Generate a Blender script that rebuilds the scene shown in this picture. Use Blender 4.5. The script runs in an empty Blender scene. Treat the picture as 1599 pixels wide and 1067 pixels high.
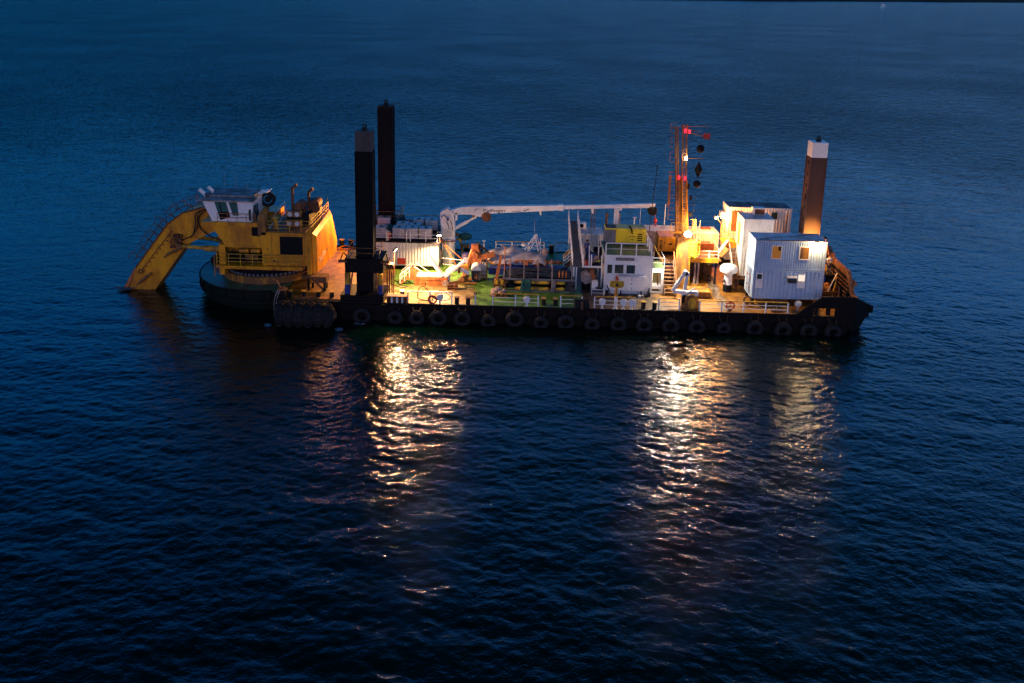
import bpy, bmesh, math, random
import numpy as np
from mathutils import Vector, Matrix
random.seed(7)
S = bpy.context.scene
C = S.collection
PI = math.pi

# ------------------------------------------------------------------ camera
FPX, CY, W0, H0 = 1352.8, 282.96, 1599.0, 1067.0
cam_d = bpy.data.cameras.new('camera'); cam = bpy.data.objects.new('camera', cam_d); C.objects.link(cam)
RT = Vector((0.99958486, 0.0159651, 0.02398373)); UP = Vector((-0.02693419, 0.22223148, 0.97462183)); FW = Vector((-0.01022999, 0.97486321, -0.22256923))
m = Matrix((RT, UP, -FW)).transposed().to_4x4(); m.translation = Vector((0.4613, -69.0063, 26.7083))
cam.matrix_world = m
cam_d.sensor_width = 36; cam_d.lens = FPX / W0 * 36
cam_d.shift_y = -(H0 / 2 - CY) / W0
cam_d.clip_start = 1; cam_d.clip_end = 60000
S.camera = cam

# ------------------------------------------------------------------ dusk sky
FRONT_L, FRONT_R, BACK, HIGH = (0.03, 0.98, 1.95), (0.46, 1.72, 2.7), (1.25, 1.25, 1.62), (0.05, 0.17, 0.08)
w = bpy.data.worlds.new('World'); S.world = w; w.use_nodes = True
nt = w.node_tree; bg = nt.nodes['Background']
sky = nt.nodes.new('ShaderNodeTexSky'); sky.sky_type = 'NISHITA'; sky.sun_disc = False
sky.sun_elevation = math.radians(-1.0); sky.sun_rotation = math.radians(180); sky.ozone_density = 3.0; sky.altitude = 0; sky.air_density = 1.2; sky.dust_density = 0.6
# the afterglow is behind the camera; the far side of the sky is deep blue, a little greyer to the right, darker overhead
wl = nt.links.new
gtc = nt.nodes.new('ShaderNodeTexCoord'); gsp = nt.nodes.new('ShaderNodeSeparateXYZ'); wl(gtc.outputs['Generated'], gsp.inputs[0])
def wramp(src, a, b, ca, cb):
    r_ = nt.nodes.new('ShaderNodeMapRange'); r_.inputs[1].default_value = a; r_.inputs[2].default_value = b; r_.interpolation_type = 'SMOOTHSTEP'; wl(src, r_.inputs[0])
    x_ = nt.nodes.new('ShaderNodeMixRGB'); wl(r_.outputs[0], x_.inputs[0])
    for c_, i_ in ((ca, 1), (cb, 2)):
        if isinstance(c_, tuple): x_.inputs[i_].default_value = (*c_, 1)
        else: wl(c_, x_.inputs[i_])
    return x_.outputs[0]
def wmul(a_, b_):
    x_ = nt.nodes.new('ShaderNodeMixRGB'); x_.blend_type = 'MULTIPLY'; x_.inputs[0].default_value = 1; wl(a_, x_.inputs[1]); wl(b_, x_.inputs[2]); return x_.outputs[0]
front = wramp(gsp.outputs[0], -0.6, 0.7, FRONT_L, FRONT_R)
side = wramp(gsp.outputs[1], -0.35, 0.25, BACK, front)
high = wramp(gsp.outputs[2], 0.08, 0.70, (1, 1, 1), HIGH)
wl(wmul(wmul(sky.outputs[0], side), high), bg.inputs[0])
bg.inputs[1].default_value = 0.15
S.view_settings.view_transform = 'Standard'; S.view_settings.look = 'None'; S.view_settings.gamma = 1; S.view_settings.exposure = 4.0
S.render.engine = 'CYCLES'
S.cycles.sample_clamp_indirect = 4; S.cycles.max_bounces = 6; S.cycles.glossy_bounces = 3; S.cycles.diffuse_bounces = 3
S.cycles.caustics_reflective = False; S.cycles.caustics_refractive = False

def lamp(name, loc, power, col, size=0.12, spot=None, target=None, blend=0.6):
    d = bpy.data.lights.new(name, 'SPOT' if spot else 'POINT'); d.energy = power; d.color = col; d.shadow_soft_size = size
    o = bpy.data.objects.new(name, d); C.objects.link(o); o.location = loc
    if spot:
        d.spot_size = math.radians(spot); d.spot_blend = blend
        o.rotation_euler = (Vector(target) - Vector(loc)).to_track_quat('-Z', 'Y').to_euler()
    return o
SOD = (1.0, 0.42, 0.08); WRM = (1.0, 0.55, 0.26); WHT = (1.0, 0.80, 0.55); COOL = (1.0, 0.86, 0.66)
# lights of the lamps; their fittings follow further down, two added fills have none
LAMPS_AND_FILLS = [((-10.0, 1.9, 4.05), 360, WRM, 0.16, 168, (.75, -.2, -.75)), ((-7.0, 8.3, 3.5), 250, WRM, 0.16, 170, (.1, -.6, -.8)),
    ((-13.95, 12.7, 5.45), 600, SOD, 0.14, 128, (-.8, -.5, -.35)), ((15.45, 5.1, 5.25), 270, (1.0, .86, .66), 0.15, 170, (.45, -.3, -.8)),
    ((16.2, 5.7, 6.0), 45, (1.0, .5, .15), 0.1, None, None), ((19.2, 10.8, 5.3), 150, (1.0, .42, .10), 0.2, None, None), ((25.8, 1.85, 5.7), 38, (1.0, .62, .26), 0.16, None, None),  # first: added fill without a fitting, brightens mast, tank and generator
    ((27.4, 5.5, 4.4), 110, SOD, 0.12, 100, (-.15, .95, .12)), ((27.6, 4.9, 4.6), 24, SOD, 0.12, None, None), ((12.95, 3.9, 2.15), 5, COOL, 0.06, None, None)]  # second: weak point added to light the stern deck
for l, p, c, s, sp_, ax_ in LAMPS_AND_FILLS: lamp('lamp_and_fill_light', l, p, c, s, sp_, tuple(np.array(l) + np.array(ax_)) if ax_ else None, .35)

# ------------------------------------------------------------------ materials
def newmat(name):
    mt = bpy.data.materials.new(name); mt.use_nodes = True
    return mt, mt.node_tree, mt.node_tree.nodes['Principled BSDF']
def paint(name, col, rough=0.5, metal=0.0, dirt=None, amt=0.35, scale=1.2, bump=0.0, streak=True):
    mt, nt, b = newmat(name)
    if max(col) < 0.05: b.inputs['Specular IOR Level'].default_value = 0.10 if rough > 0.3 else 0.5
    b.inputs['Roughness'].default_value = rough; b.inputs['Metallic'].default_value = metal
    tc = nt.nodes.new('ShaderNodeTexCoord'); mp = nt.nodes.new('ShaderNodeMapping')
    nt.links.new(tc.outputs['Object'], mp.inputs[0]); mp.inputs['Scale'].default_value = (1, 1, 0.3 if streak else 1)
    n1 = nt.nodes.new('ShaderNodeTexNoise'); n1.inputs['Scale'].default_value = scale; n1.inputs['Detail'].default_value = 9; n1.inputs['Roughness'].default_value = 0.68
    nt.links.new(mp.outputs[0], n1.inputs['Vector'])
    r = nt.nodes.new('ShaderNodeValToRGB'); nt.links.new(n1.outputs['Fac'], r.inputs[0])
    d = dirt if dirt else tuple(c * 0.45 for c in col)
    e = r.color_ramp.elements; e[0].position = 0.30 + 0.25 * amt; e[0].color = (*d, 1); e[1].position = 0.5 + 0.25 * amt; e[1].color = (*col, 1)
    n2 = nt.nodes.new('ShaderNodeTexNoise'); n2.inputs['Scale'].default_value = 7; n2.inputs['Detail'].default_value = 4; nt.links.new(tc.outputs['Object'], n2.inputs['Vector'])
    hs = nt.nodes.new('ShaderNodeHueSaturation'); mr = nt.nodes.new('ShaderNodeMapRange'); mr.inputs[3].default_value = 0.72; mr.inputs[4].default_value = 1.25
    nt.links.new(n2.outputs['Fac'], mr.inputs[0]); nt.links.new(mr.outputs[0], hs.inputs['Value']); nt.links.new(r.outputs[0], hs.inputs['Color'])
    nt.links.new(hs.outputs[0], b.inputs['Base Color'])
    if bump:
        bp = nt.nodes.new('ShaderNodeBump'); bp.inputs['Strength'].default_value = bump; bp.inputs['Distance'].default_value = 0.02
        nt.links.new(n2.outputs['Fac'], bp.inputs['Height']); nt.links.new(bp.outputs[0], b.inputs['Normal'])
    return mt
def glow(name, col, s):
    mt, nt, b = newmat(name); b.inputs['Base Color'].default_value = (*[c * .12 for c in col], 1)
    b.inputs['Emission Color'].default_value = (*col, 1); b.inputs['Emission Strength'].default_value = s
    return mt
RUSTC = (0.16, 0.055, 0.018)
M = dict(
    yel=paint('excavator_yellow', (0.80, 0.34, 0.006), 0.42, dirt=(0.42, 0.15, 0.01), amt=0.35, scale=0.9),
    ydk=paint('worn_yellow', (0.5, 0.22, 0.012), 0.55, dirt=(0.16, 0.07, 0.02), amt=0.7, scale=1.8),
    ysafe=paint('safety_yellow', (0.72, 0.42, 0.02), 0.5, dirt=(0.3, 0.12, 0.02), amt=0.4, scale=3),
    ygen=paint('generator_yellow', (0.75, 0.56, 0.02), 0.4, dirt=(0.5, 0.36, 0.03), amt=0.2),
    ogen=paint('generator_orange', (0.75, 0.33, 0.01), 0.4, dirt=(0.5, 0.2, 0.01), amt=0.2),
    wht=paint('white_paint', (0.80, 0.80, 0.79), 0.42, dirt=(0.64, 0.62, 0.6), amt=0.08, scale=0.8),
    bluw=paint('blue_white_cladding', (0.40, 0.54, 0.70), 0.45, dirt=(0.34, 0.36, 0.40), amt=-0.02, scale=0.9),
    wht2=paint('container_white', (0.70, 0.70, 0.69), 0.5, dirt=(0.42, 0.34, 0.28), amt=-0.05, scale=0.9),
    grey=paint('grey_roof', (0.30, 0.31, 0.35), 0.7, dirt=(0.09, 0.08, 0.08), amt=0.5),
    lgrey=paint('light_roof', (0.66, 0.70, 0.78), 0.55, dirt=(0.4, 0.38, 0.38), amt=0.2),
    dark=paint('dark_steel', (0.02, 0.02, 0.022), 0.55, dirt=(0.012, 0.01, 0.01), amt=0.5),
    hull=paint('black_hull', (0.006, 0.007, 0.008), 0.5, dirt=(0.022, 0.012, 0.008), amt=-0.1, scale=1.5, bump=0.4),
    hulg=paint('green_hull', (0.004, 0.013, 0.011), 0.5, dirt=(0.007, 0.010, 0.008), amt=0.1, scale=1.2, bump=0.4),
    spud=paint('spud_steel', (0.0055, 0.006, 0.008), 0.75, dirt=(0.006, 0.006, 0.008), amt=0.1, scale=0.8),
    spudr=paint('spud_brown', (0.050, 0.018, 0.012), 0.6, dirt=(0.07, 0.03, 0.02), amt=0.4, scale=0.8),
    spudc=paint('spud_cap_grey', (0.04, 0.045, 0.05), 0.6, amt=0.5, scale=2),
    rust=paint('rusty_steel', (0.22, 0.085, 0.03), 0.75, dirt=(0.07, 0.028, 0.015), amt=0.5, scale=2.5, bump=0.5),
    orng=paint('orange_primer', (0.55, 0.17, 0.04), 0.6, dirt=(0.22, 0.07, 0.02), amt=0.45, scale=2),
    rub=paint('rubber', (0.020, 0.021, 0.024), 0.7, dirt=(0.045, 0.042, 0.04), amt=-0.05, scale=3, bump=0.6),
    glass=paint('dark_glass', (0.012, 0.03, 0.03), 0.12, amt=0.1),
    teal=paint('tinted_glass', (0.01, 0.10, 0.09), 0.15, amt=0.3),
    blk=paint('black_recess', (0.01, 0.01, 0.012), 0.8, amt=0.2),
    red=paint('red_paint', (0.45, 0.03, 0.02), 0.5, amt=0.3),
    blu=paint('blue_paint', (0.015, 0.05, 0.30), 0.5, dirt=(0.01, 0.02, 0.1), amt=0.3, scale=2),
    brn=paint('brown_steps', (0.20, 0.09, 0.03), 0.7, dirt=(0.1, 0.045, 0.02), amt=0.5),
    grn=paint('green_roof_paint', (0.12, 0.24, 0.08), 0.6, dirt=(0.10, 0.11, 0.07), amt=0.45, scale=1.4),
    tarp=paint('grey_tarp', (0.48, 0.45, 0.48), 0.8, dirt=(0.3, 0.27, 0.29), amt=0.4, scale=1.5, bump=0.5, streak=False),
    ttarp=paint('teal_tarp', (0.02, 0.13, 0.13), 0.7, amt=0.4, scale=2, streak=False),
    net=paint('green_net', (0.04, 0.22, 0.17), 0.9, dirt=(0.02, 0.09, 0.08), amt=0.6, scale=9, bump=0.8),
    purp=paint('violet_drum', (0.10, 0.07, 0.2), 0.5, amt=0.3),
    plast=paint('milky_tank', (0.62, 0.64, 0.66), 0.45, dirt=(0.45, 0.46, 0.47), amt=0.3),
    cage=paint('tank_cage', (0.34, 0.35, 0.37), 0.4, 0.6, amt=0.2),
    bag=paint('pale_sack', (0.45, 0.36, 0.34), 0.9, dirt=(0.2, 0.15, 0.14), amt=0.5, scale=4, streak=False),
    stone=paint('stained_steel_floor', (0.25, 0.22, 0.18), 0.7, dirt=(0.1, 0.07, 0.04), amt=0.6),
    skin=paint('skin', (0.24, 0.12, 0.075), 0.6, amt=0.1), shirt=paint('white_shirt', (0.6, 0.6, 0.66), 0.9, amt=0.1),
    shorts=paint('dark_shorts', (0.05, 0.05, 0.06), 0.9, amt=0.2), boil=paint('blue_overall', (0.03, 0.07, 0.25), 0.9, amt=0.2),
    hair=paint('dark_hair', (0.015, 0.01, 0.008), 0.8, amt=0.2), hiviz=paint('hiviz', (0.6, 0.55, 0.05), 0.8, amt=0.1),
    text=paint('sign_black', (0.02, 0.02, 0.025), 0.6, amt=0.1), textg=paint('sign_grey', (0.13, 0.14, 0.17), 0.6, amt=0.2),
    foam=paint('foam', (0.10, 0.13, 0.16), 0.9, amt=0.3, scale=5, streak=False),
    g_wrm=glow('lamp_warm', (1.0, 0.72, 0.42), 3), g_wht=glow('lamp_white', (1.0, 0.9, 0.75), 5), g_sod=glow('lamp_sodium', (1.0, 0.45, 0.1), 1.2),
    g_red=glow('lamp_red', (1.0, 0.015, 0.03), 0.22), g_win=glow('lit_window', (1.0, 0.36, 0.05), 0.013), g_win2=glow('lit_window_and_shelf', (1.0, 0.85, 0.7), 0.06),
    g_dim=glow('dim_interior_and_gauges', (0.55, 0.38, 0.12), 0.012))

def deck_mat():
    mt, nt, b = newmat('deck_paint'); b.inputs['Roughness'].default_value = 0.42
    L = nt.links.new; N = nt.nodes.new
    tc0 = N('ShaderNodeTexCoord'); mo = N('ShaderNodeMapping'); mo.inputs['Location'].default_value = (4, 7.9, 0); L(tc0.outputs['Object'], mo.inputs[0]); sp = N('ShaderNodeSeparateXYZ'); L(mo.outputs[0], sp.inputs[0])
    class tc: outputs = {'Object': mo.outputs[0]}
    nz = N('ShaderNodeTexNoise'); nz.inputs['Scale'].default_value = 0.5; nz.inputs['Detail'].default_value = 6; L(tc.outputs['Object'], nz.inputs['Vector'])
    ma = N('ShaderNodeMath'); ma.operation = 'MULTIPLY_ADD'; L(nz.outputs['Fac'], ma.inputs[0]); ma.inputs[1].default_value = 3.0; L(sp.outputs[0], ma.inputs[2])
    mr = N('ShaderNodeMapRange'); mr.inputs[1].default_value = -20 + 1.5; mr.inputs[2].default_value = 30 + 1.5; L(ma.outputs[0], mr.inputs[0])
    r = N('ShaderNodeValToRGB'); L(mr.outputs[0], r.inputs[0]); e = r.color_ramp.elements
    pts = [(-20, (0.27, 0.145, 0.02)), (-11.2, (0.27, 0.145, 0.022)), (-10.8, (0.13, 0.28, 0.03)), (5.6, (0.08, 0.24, 0.04)), (6.0, (0.10, 0.055, 0.035)), (12.5, (0.11, 0.075, 0.04)), (14, (0.30, 0.13, 0.014)), (30, (0.30, 0.13, 0.018))]  # lamplight put into the colour: sodium tint in left ochre, green brightened
    e[0].position = 0; e[0].color = (*pts[0][1], 1); e[1].position = 1; e[1].color = (*pts[-1][1], 1)
    for x, c in pts[1:-1]:
        q = e.new((x + 20) / 50); q.color = (*c, 1)
    # beige patch along the working side
    mx = N('ShaderNodeMath'); mx.operation = 'MULTIPLY_ADD'; L(nz.outputs['Fac'], mx.inputs[0]); mx.inputs[1].default_value = -2.5; L(sp.outputs[1], mx.inputs[2])
    y1 = N('ShaderNodeMapRange'); y1.inputs[1].default_value = 4.0; y1.inputs[2].default_value = 3.2; L(mx.outputs[0], y1.inputs[0])
    x1 = N('ShaderNodeMapRange'); x1.inputs[1].default_value = -3.2 + 1.5; x1.inputs[2].default_value = -3.8 + 1.5; L(ma.outputs[0], x1.inputs[0])
    x2 = N('ShaderNodeMapRange'); x2.inputs[1].default_value = -12 + 1.5; x2.inputs[2].default_value = -11 + 1.5; L(ma.outputs[0], x2.inputs[0])
    p1 = N('ShaderNodeMath'); p1.operation = 'MULTIPLY'; L(y1.outputs[0], p1.inputs[0]); L(x1.outputs[0], p1.inputs[1])
    p2 = N('ShaderNodeMath'); p2.operation = 'MULTIPLY'; L(p1.outputs[0], p2.inputs[0]); L(x2.outputs[0], p2.inputs[1])
    mix = N('ShaderNodeMixRGB'); L(p2.outputs[0], mix.inputs[0]); L(r.outputs[0], mix.inputs[1]); mix.inputs[2].default_value = (0.40, 0.30, 0.13, 1)
    n2 = N('ShaderNodeTexNoise'); n2.inputs['Scale'].default_value = 1.6; n2.inputs['Detail'].default_value = 10; n2.inputs['Roughness'].default_value = 0.7; L(tc.outputs['Object'], n2.inputs['Vector'])
    rr = N('ShaderNodeValToRGB'); L(n2.outputs['Fac'], rr.inputs[0]); rr.color_ramp.elements[0].position = 0.36; rr.color_ramp.elements[0].color = (0.35, 0.28, 0.2, 1); rr.color_ramp.elements[1].position = 0.55; rr.color_ramp.elements[1].color = (1.05, 1.05, 1.05, 1)
    mm = N('ShaderNodeMixRGB'); mm.blend_type = 'MULTIPLY'; mm.inputs[0].default_value = 1; L(mix.outputs[0], mm.inputs[1]); L(rr.outputs[0], mm.inputs[2])
    # plate seams
    br = N('ShaderNodeTexBrick'); br.inputs['Scale'].default_value = 0.22; br.inputs['Mortar Size'].default_value = 0.006; br.inputs[1].default_value = (1, 1, 1, 1); br.inputs[2].default_value = (0.86, 0.86, 0.86, 1); br.inputs[3].default_value = (0.45, 0.4, 0.35, 1)
    L(tc.outputs['Object'], br.inputs[0])
    m3 = N('ShaderNodeMixRGB'); m3.blend_type = 'MULTIPLY'; m3.inputs[0].default_value = 0.8; L(mm.outputs[0], m3.inputs[1]); L(br.outputs[0], m3.inputs[2])
    L(m3.outputs[0], b.inputs['Base Color'])
    rg = N('ShaderNodeMapRange'); rg.inputs[3].default_value = 0.25; rg.inputs[4].default_value = 0.7; L(n2.outputs['Fac'], rg.inputs[0]); L(rg.outputs[0], b.inputs['Roughness'])
    bp = N('ShaderNodeBump'); bp.inputs['Strength'].default_value = 0.4; bp.inputs['Distance'].default_value = 0.03; L(n2.outputs['Fac'], bp.inputs['Height']); L(bp.outputs[0], b.inputs['Normal'])
    return mt
M['deck'] = deck_mat()

# ------------------------------------------------------------------ mesh helpers
class MB:
    def __init__(s): s.v = []; s.f = []; s.sm = []
    def add(s, vs, fs, smooth=False):
        o = len(s.v); s.v += [tuple(map(float, q)) for q in vs]
        for f in fs: s.f.append([i + o for i in f]); s.sm.append(smooth)
        return s
    def box(s, a, b):
        (x0, y0, z0), (x1, y1, z1) = a, b
        x0, x1 = sorted((x0, x1)); y0, y1 = sorted((y0, y1)); z0, z1 = sorted((z0, z1))
        return s.add([(x0, y0, z0), (x1, y0, z0), (x1, y1, z0), (x0, y1, z0), (x0, y0, z1), (x1, y0, z1), (x1, y1, z1), (x0, y1, z1)],
                     [(0, 3, 2, 1), (4, 5, 6, 7), (0, 1, 5, 4), (1, 2, 6, 5), (2, 3, 7, 6), (3, 0, 4, 7)])
    def hexa(s, v8): return s.add(v8, [(0, 3, 2, 1), (4, 5, 6, 7), (0, 1, 5, 4), (1, 2, 6, 5), (2, 3, 7, 6), (3, 0, 4, 7)])
    def frame_of(s, d):
        d = Vector(d).normalized(); a = Vector((0, 0, 1)) if abs(d.z) < 0.95 else Vector((0, 1, 0))
        u = d.cross(a).normalized(); v = u.cross(d).normalized(); return u, v
    def cyl(s, p, q, r, n=14, r2=None, caps=True):
        p = Vector(p); q = Vector(q); r2 = r if r2 is None else r2; u, v = s.frame_of(q - p); vs = []
        for c, rr in ((p, r), (q, r2)):
            for i in range(n):
                t = 2 * PI * i / n; vs.append(c + u * (rr * math.cos(t)) + v * (rr * math.sin(t)))
        s.add(vs, [(i, (i + 1) % n, n + (i + 1) % n, n + i) for i in range(n)], True)
        if caps: s.add(vs[:n], [tuple(range(n))[::-1]]); s.add(vs[n:], [tuple(range(n))])
        return s
    def bar(s, p, q, w, h=None):
        h = h or w; p = Vector(p); q = Vector(q); u, v = s.frame_of(q - p); u = u * w / 2; v = v * h / 2
        return s.hexa([p - u - v, p + u - v, p + u + v, p - u + v, q - u - v, q + u - v, q + u + v, q - u + v])
    def path(s, pts, r, n=6):
        for a, b in zip(pts[:-1], pts[1:]): s.cyl(a, b, r, n)
        return s
    def curve(s, pts, r, n=6, sub=6):
        P = [Vector(p) for p in pts]; out = []
        for i in range(len(P) - 1):
            a = P[max(i - 1, 0)]; b = P[i]; c = P[i + 1]; d = P[min(i + 2, len(P) - 1)]
            for k in range(sub):
                t = k / sub
                out.append(0.5 * ((2 * b) + (-a + c) * t + (2 * a - 5 * b + 4 * c - d) * t * t + (-a + 3 * b - 3 * c + d) * t ** 3))
        out.append(P[-1]); return s.path(out, r, n)
    def prism(s, poly, y0, y1, axis='y'):
        n = len(poly)
        def mk(a, b, c): return {'y': (a, c, b), 'x': (c, a, b), 'z': (a, b, c)}[axis]
        vs = [mk(a, b, y0) for a, b in poly] + [mk(a, b, y1) for a, b in poly]
        return s.add(vs, [tuple(range(n)), tuple(range(2 * n - 1, n - 1, -1))] + [(i, i + n, (i + 1) % n + n, (i + 1) % n) for i in range(n)])
    def sph(s, c, r, n=12, m_=8, sc=(1, 1, 1)):
        vs = []; 
        for j in range(m_ + 1):
            ph = PI * j / m_
            for i in range(n):
                t = 2 * PI * i / n; vs.append((c[0] + r * sc[0] * math.sin(ph) * math.cos(t), c[1] + r * sc[1] * math.sin(ph) * math.sin(t), c[2] + r * sc[2] * math.cos(ph)))
        return s.add(vs, [(j * n + i, (j + 1) * n + i, (j + 1) * n + (i + 1) % n, j * n + (i + 1) % n) for j in range(m_) for i in range(n)], True)
    def torus(s, c, axis, R, r, n=28, k=10, flat=1.0):
        c = Vector(c); ax = Vector(axis).normalized(); u, v = s.frame_of(ax); vs = []
        for i in range(n):
            t = 2 * PI * i / n; d = u * math.cos(t) + v * math.sin(t)
            for j in range(k):
                p = 2 * PI * j / k; vs.append(c + d * (R + r * math.cos(p)) + ax * (r * flat * math.sin(p)))
        return s.add(vs, [(i * k + j, ((i + 1) % n) * k + j, ((i + 1) % n) * k + (j + 1) % k, i * k + (j + 1) % k) for i in range(n) for j in range(k)], True)
    def lathe(s, c, prof, n=24):
        vs = []
        for r, z in prof:
            for i in range(n):
                t = 2 * PI * i / n; vs.append((c[0] + r * math.cos(t), c[1] + r * math.sin(t), c[2] + z))
        k = len(prof)
        s.add(vs, [(j * n + i, j * n + (i + 1) % n, (j + 1) * n + (i + 1) % n, (j + 1) * n + i) for j in range(k - 1) for i in range(n)], False)
        s.add(vs[:n], [tuple(range(n))[::-1]]); s.add(vs[-n:], [tuple(range(n))]); return s
    def corr(s, p, q, z0, z1, depth=0.045, pitch=0.28):
        """corrugated wall standing from p to q (x,y), ribs bulging to the left-hand side of p->q"""
        p = Vector((p[0], p[1])); q = Vector((q[0], q[1])); d = q - p; L_ = d.length; d = d / L_; nrm = Vector((d.y, -d.x))
        k = max(1, round(L_ / pitch)); pt = L_ / k; pts = []
        for i in range(k):
            for f, h in ((0, 0), (0.28, 0), (0.42, 1), (0.86, 1)): pts.append(p + d * (pt * (i + f)) + nrm * (depth * h))
        pts.append(q); n = len(pts)
        return s.add([(a.x, a.y, z0) for a in pts] + [(a.x, a.y, z1) for a in pts], [(i, i + 1, i + 1 + n, i + n) for i in range(n - 1)])

def setp(o, label, cat, group=None, kind=None):
    if label: o['label'] = label
    if cat: o['category'] = cat
    if group: o['group'] = group
    if kind: o['kind'] = kind
    return o
def T(name, loc, label, cat, group=None):
    o = bpy.data.objects.new(name, None); C.objects.link(o); o.location = loc; o.empty_display_size = 0.2
    return setp(o, label, cat, group)
def wloc(o):
    l = Vector(o.location)
    while o.parent: o = o.parent; l += o.location
    return l
def P(name, mb, mat, parent=None, origin=None, label=None):
    """link one mesh object; mb is written in world coordinates"""
    off = Vector(origin) if origin is not None else (wloc(parent) if parent else Vector((0, 0, 0)))
    me = bpy.data.meshes.new(name); me.from_pydata([(a - off.x, b - off.y, c - off.z) for a, b, c in mb.v], [], mb.f)
    me.polygons.foreach_set('use_smooth', mb.sm); me.materials.append(M[mat] if isinstance(mat, str) else mat)
    me.validate(); me.update()
    o = bpy.data.objects.new(name, me); C.objects.link(o)
    if parent: o.parent = parent
    else: o.location = off
    if label: o['label'] = label
    return o
def ONE(name, mb, mat, label, cat, group=None, loc=None, kind=None):
    if loc is None:
        a = np.array(mb.v); loc = (a[:, 0].mean(), a[:, 1].mean(), a[:, 2].min())
    return setp(P(name, mb, mat, None, loc), label, cat, group, kind)
def dup(o, loc=None, label=None, parent=None):
    c = o.copy(); C.objects.link(c)
    if parent: c.parent = parent
    if loc is not None: c.location = loc
    if label: c['label'] = label
    for ch in list(o.children): dup(ch, parent=c)
    return c
def TEXT(name, body, size, loc, rot, mat, parent):
    cu = bpy.data.curves.new(name, 'FONT'); cu.body = body; cu.size = size; cu.extrude = 0.004
    t = bpy.data.objects.new(name, cu); C.objects.link(t)
    me = bpy.data.meshes.new_from_object(t.evaluated_get(bpy.context.evaluated_depsgraph_get())); bpy.data.objects.remove(t)
    me.materials.clear(); me.materials.append(M[mat]); o = bpy.data.objects.new(name, me); C.objects.link(o); o.parent = parent
    o.location = Vector(loc) - wloc(parent); o.rotation_euler = rot; return o

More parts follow.
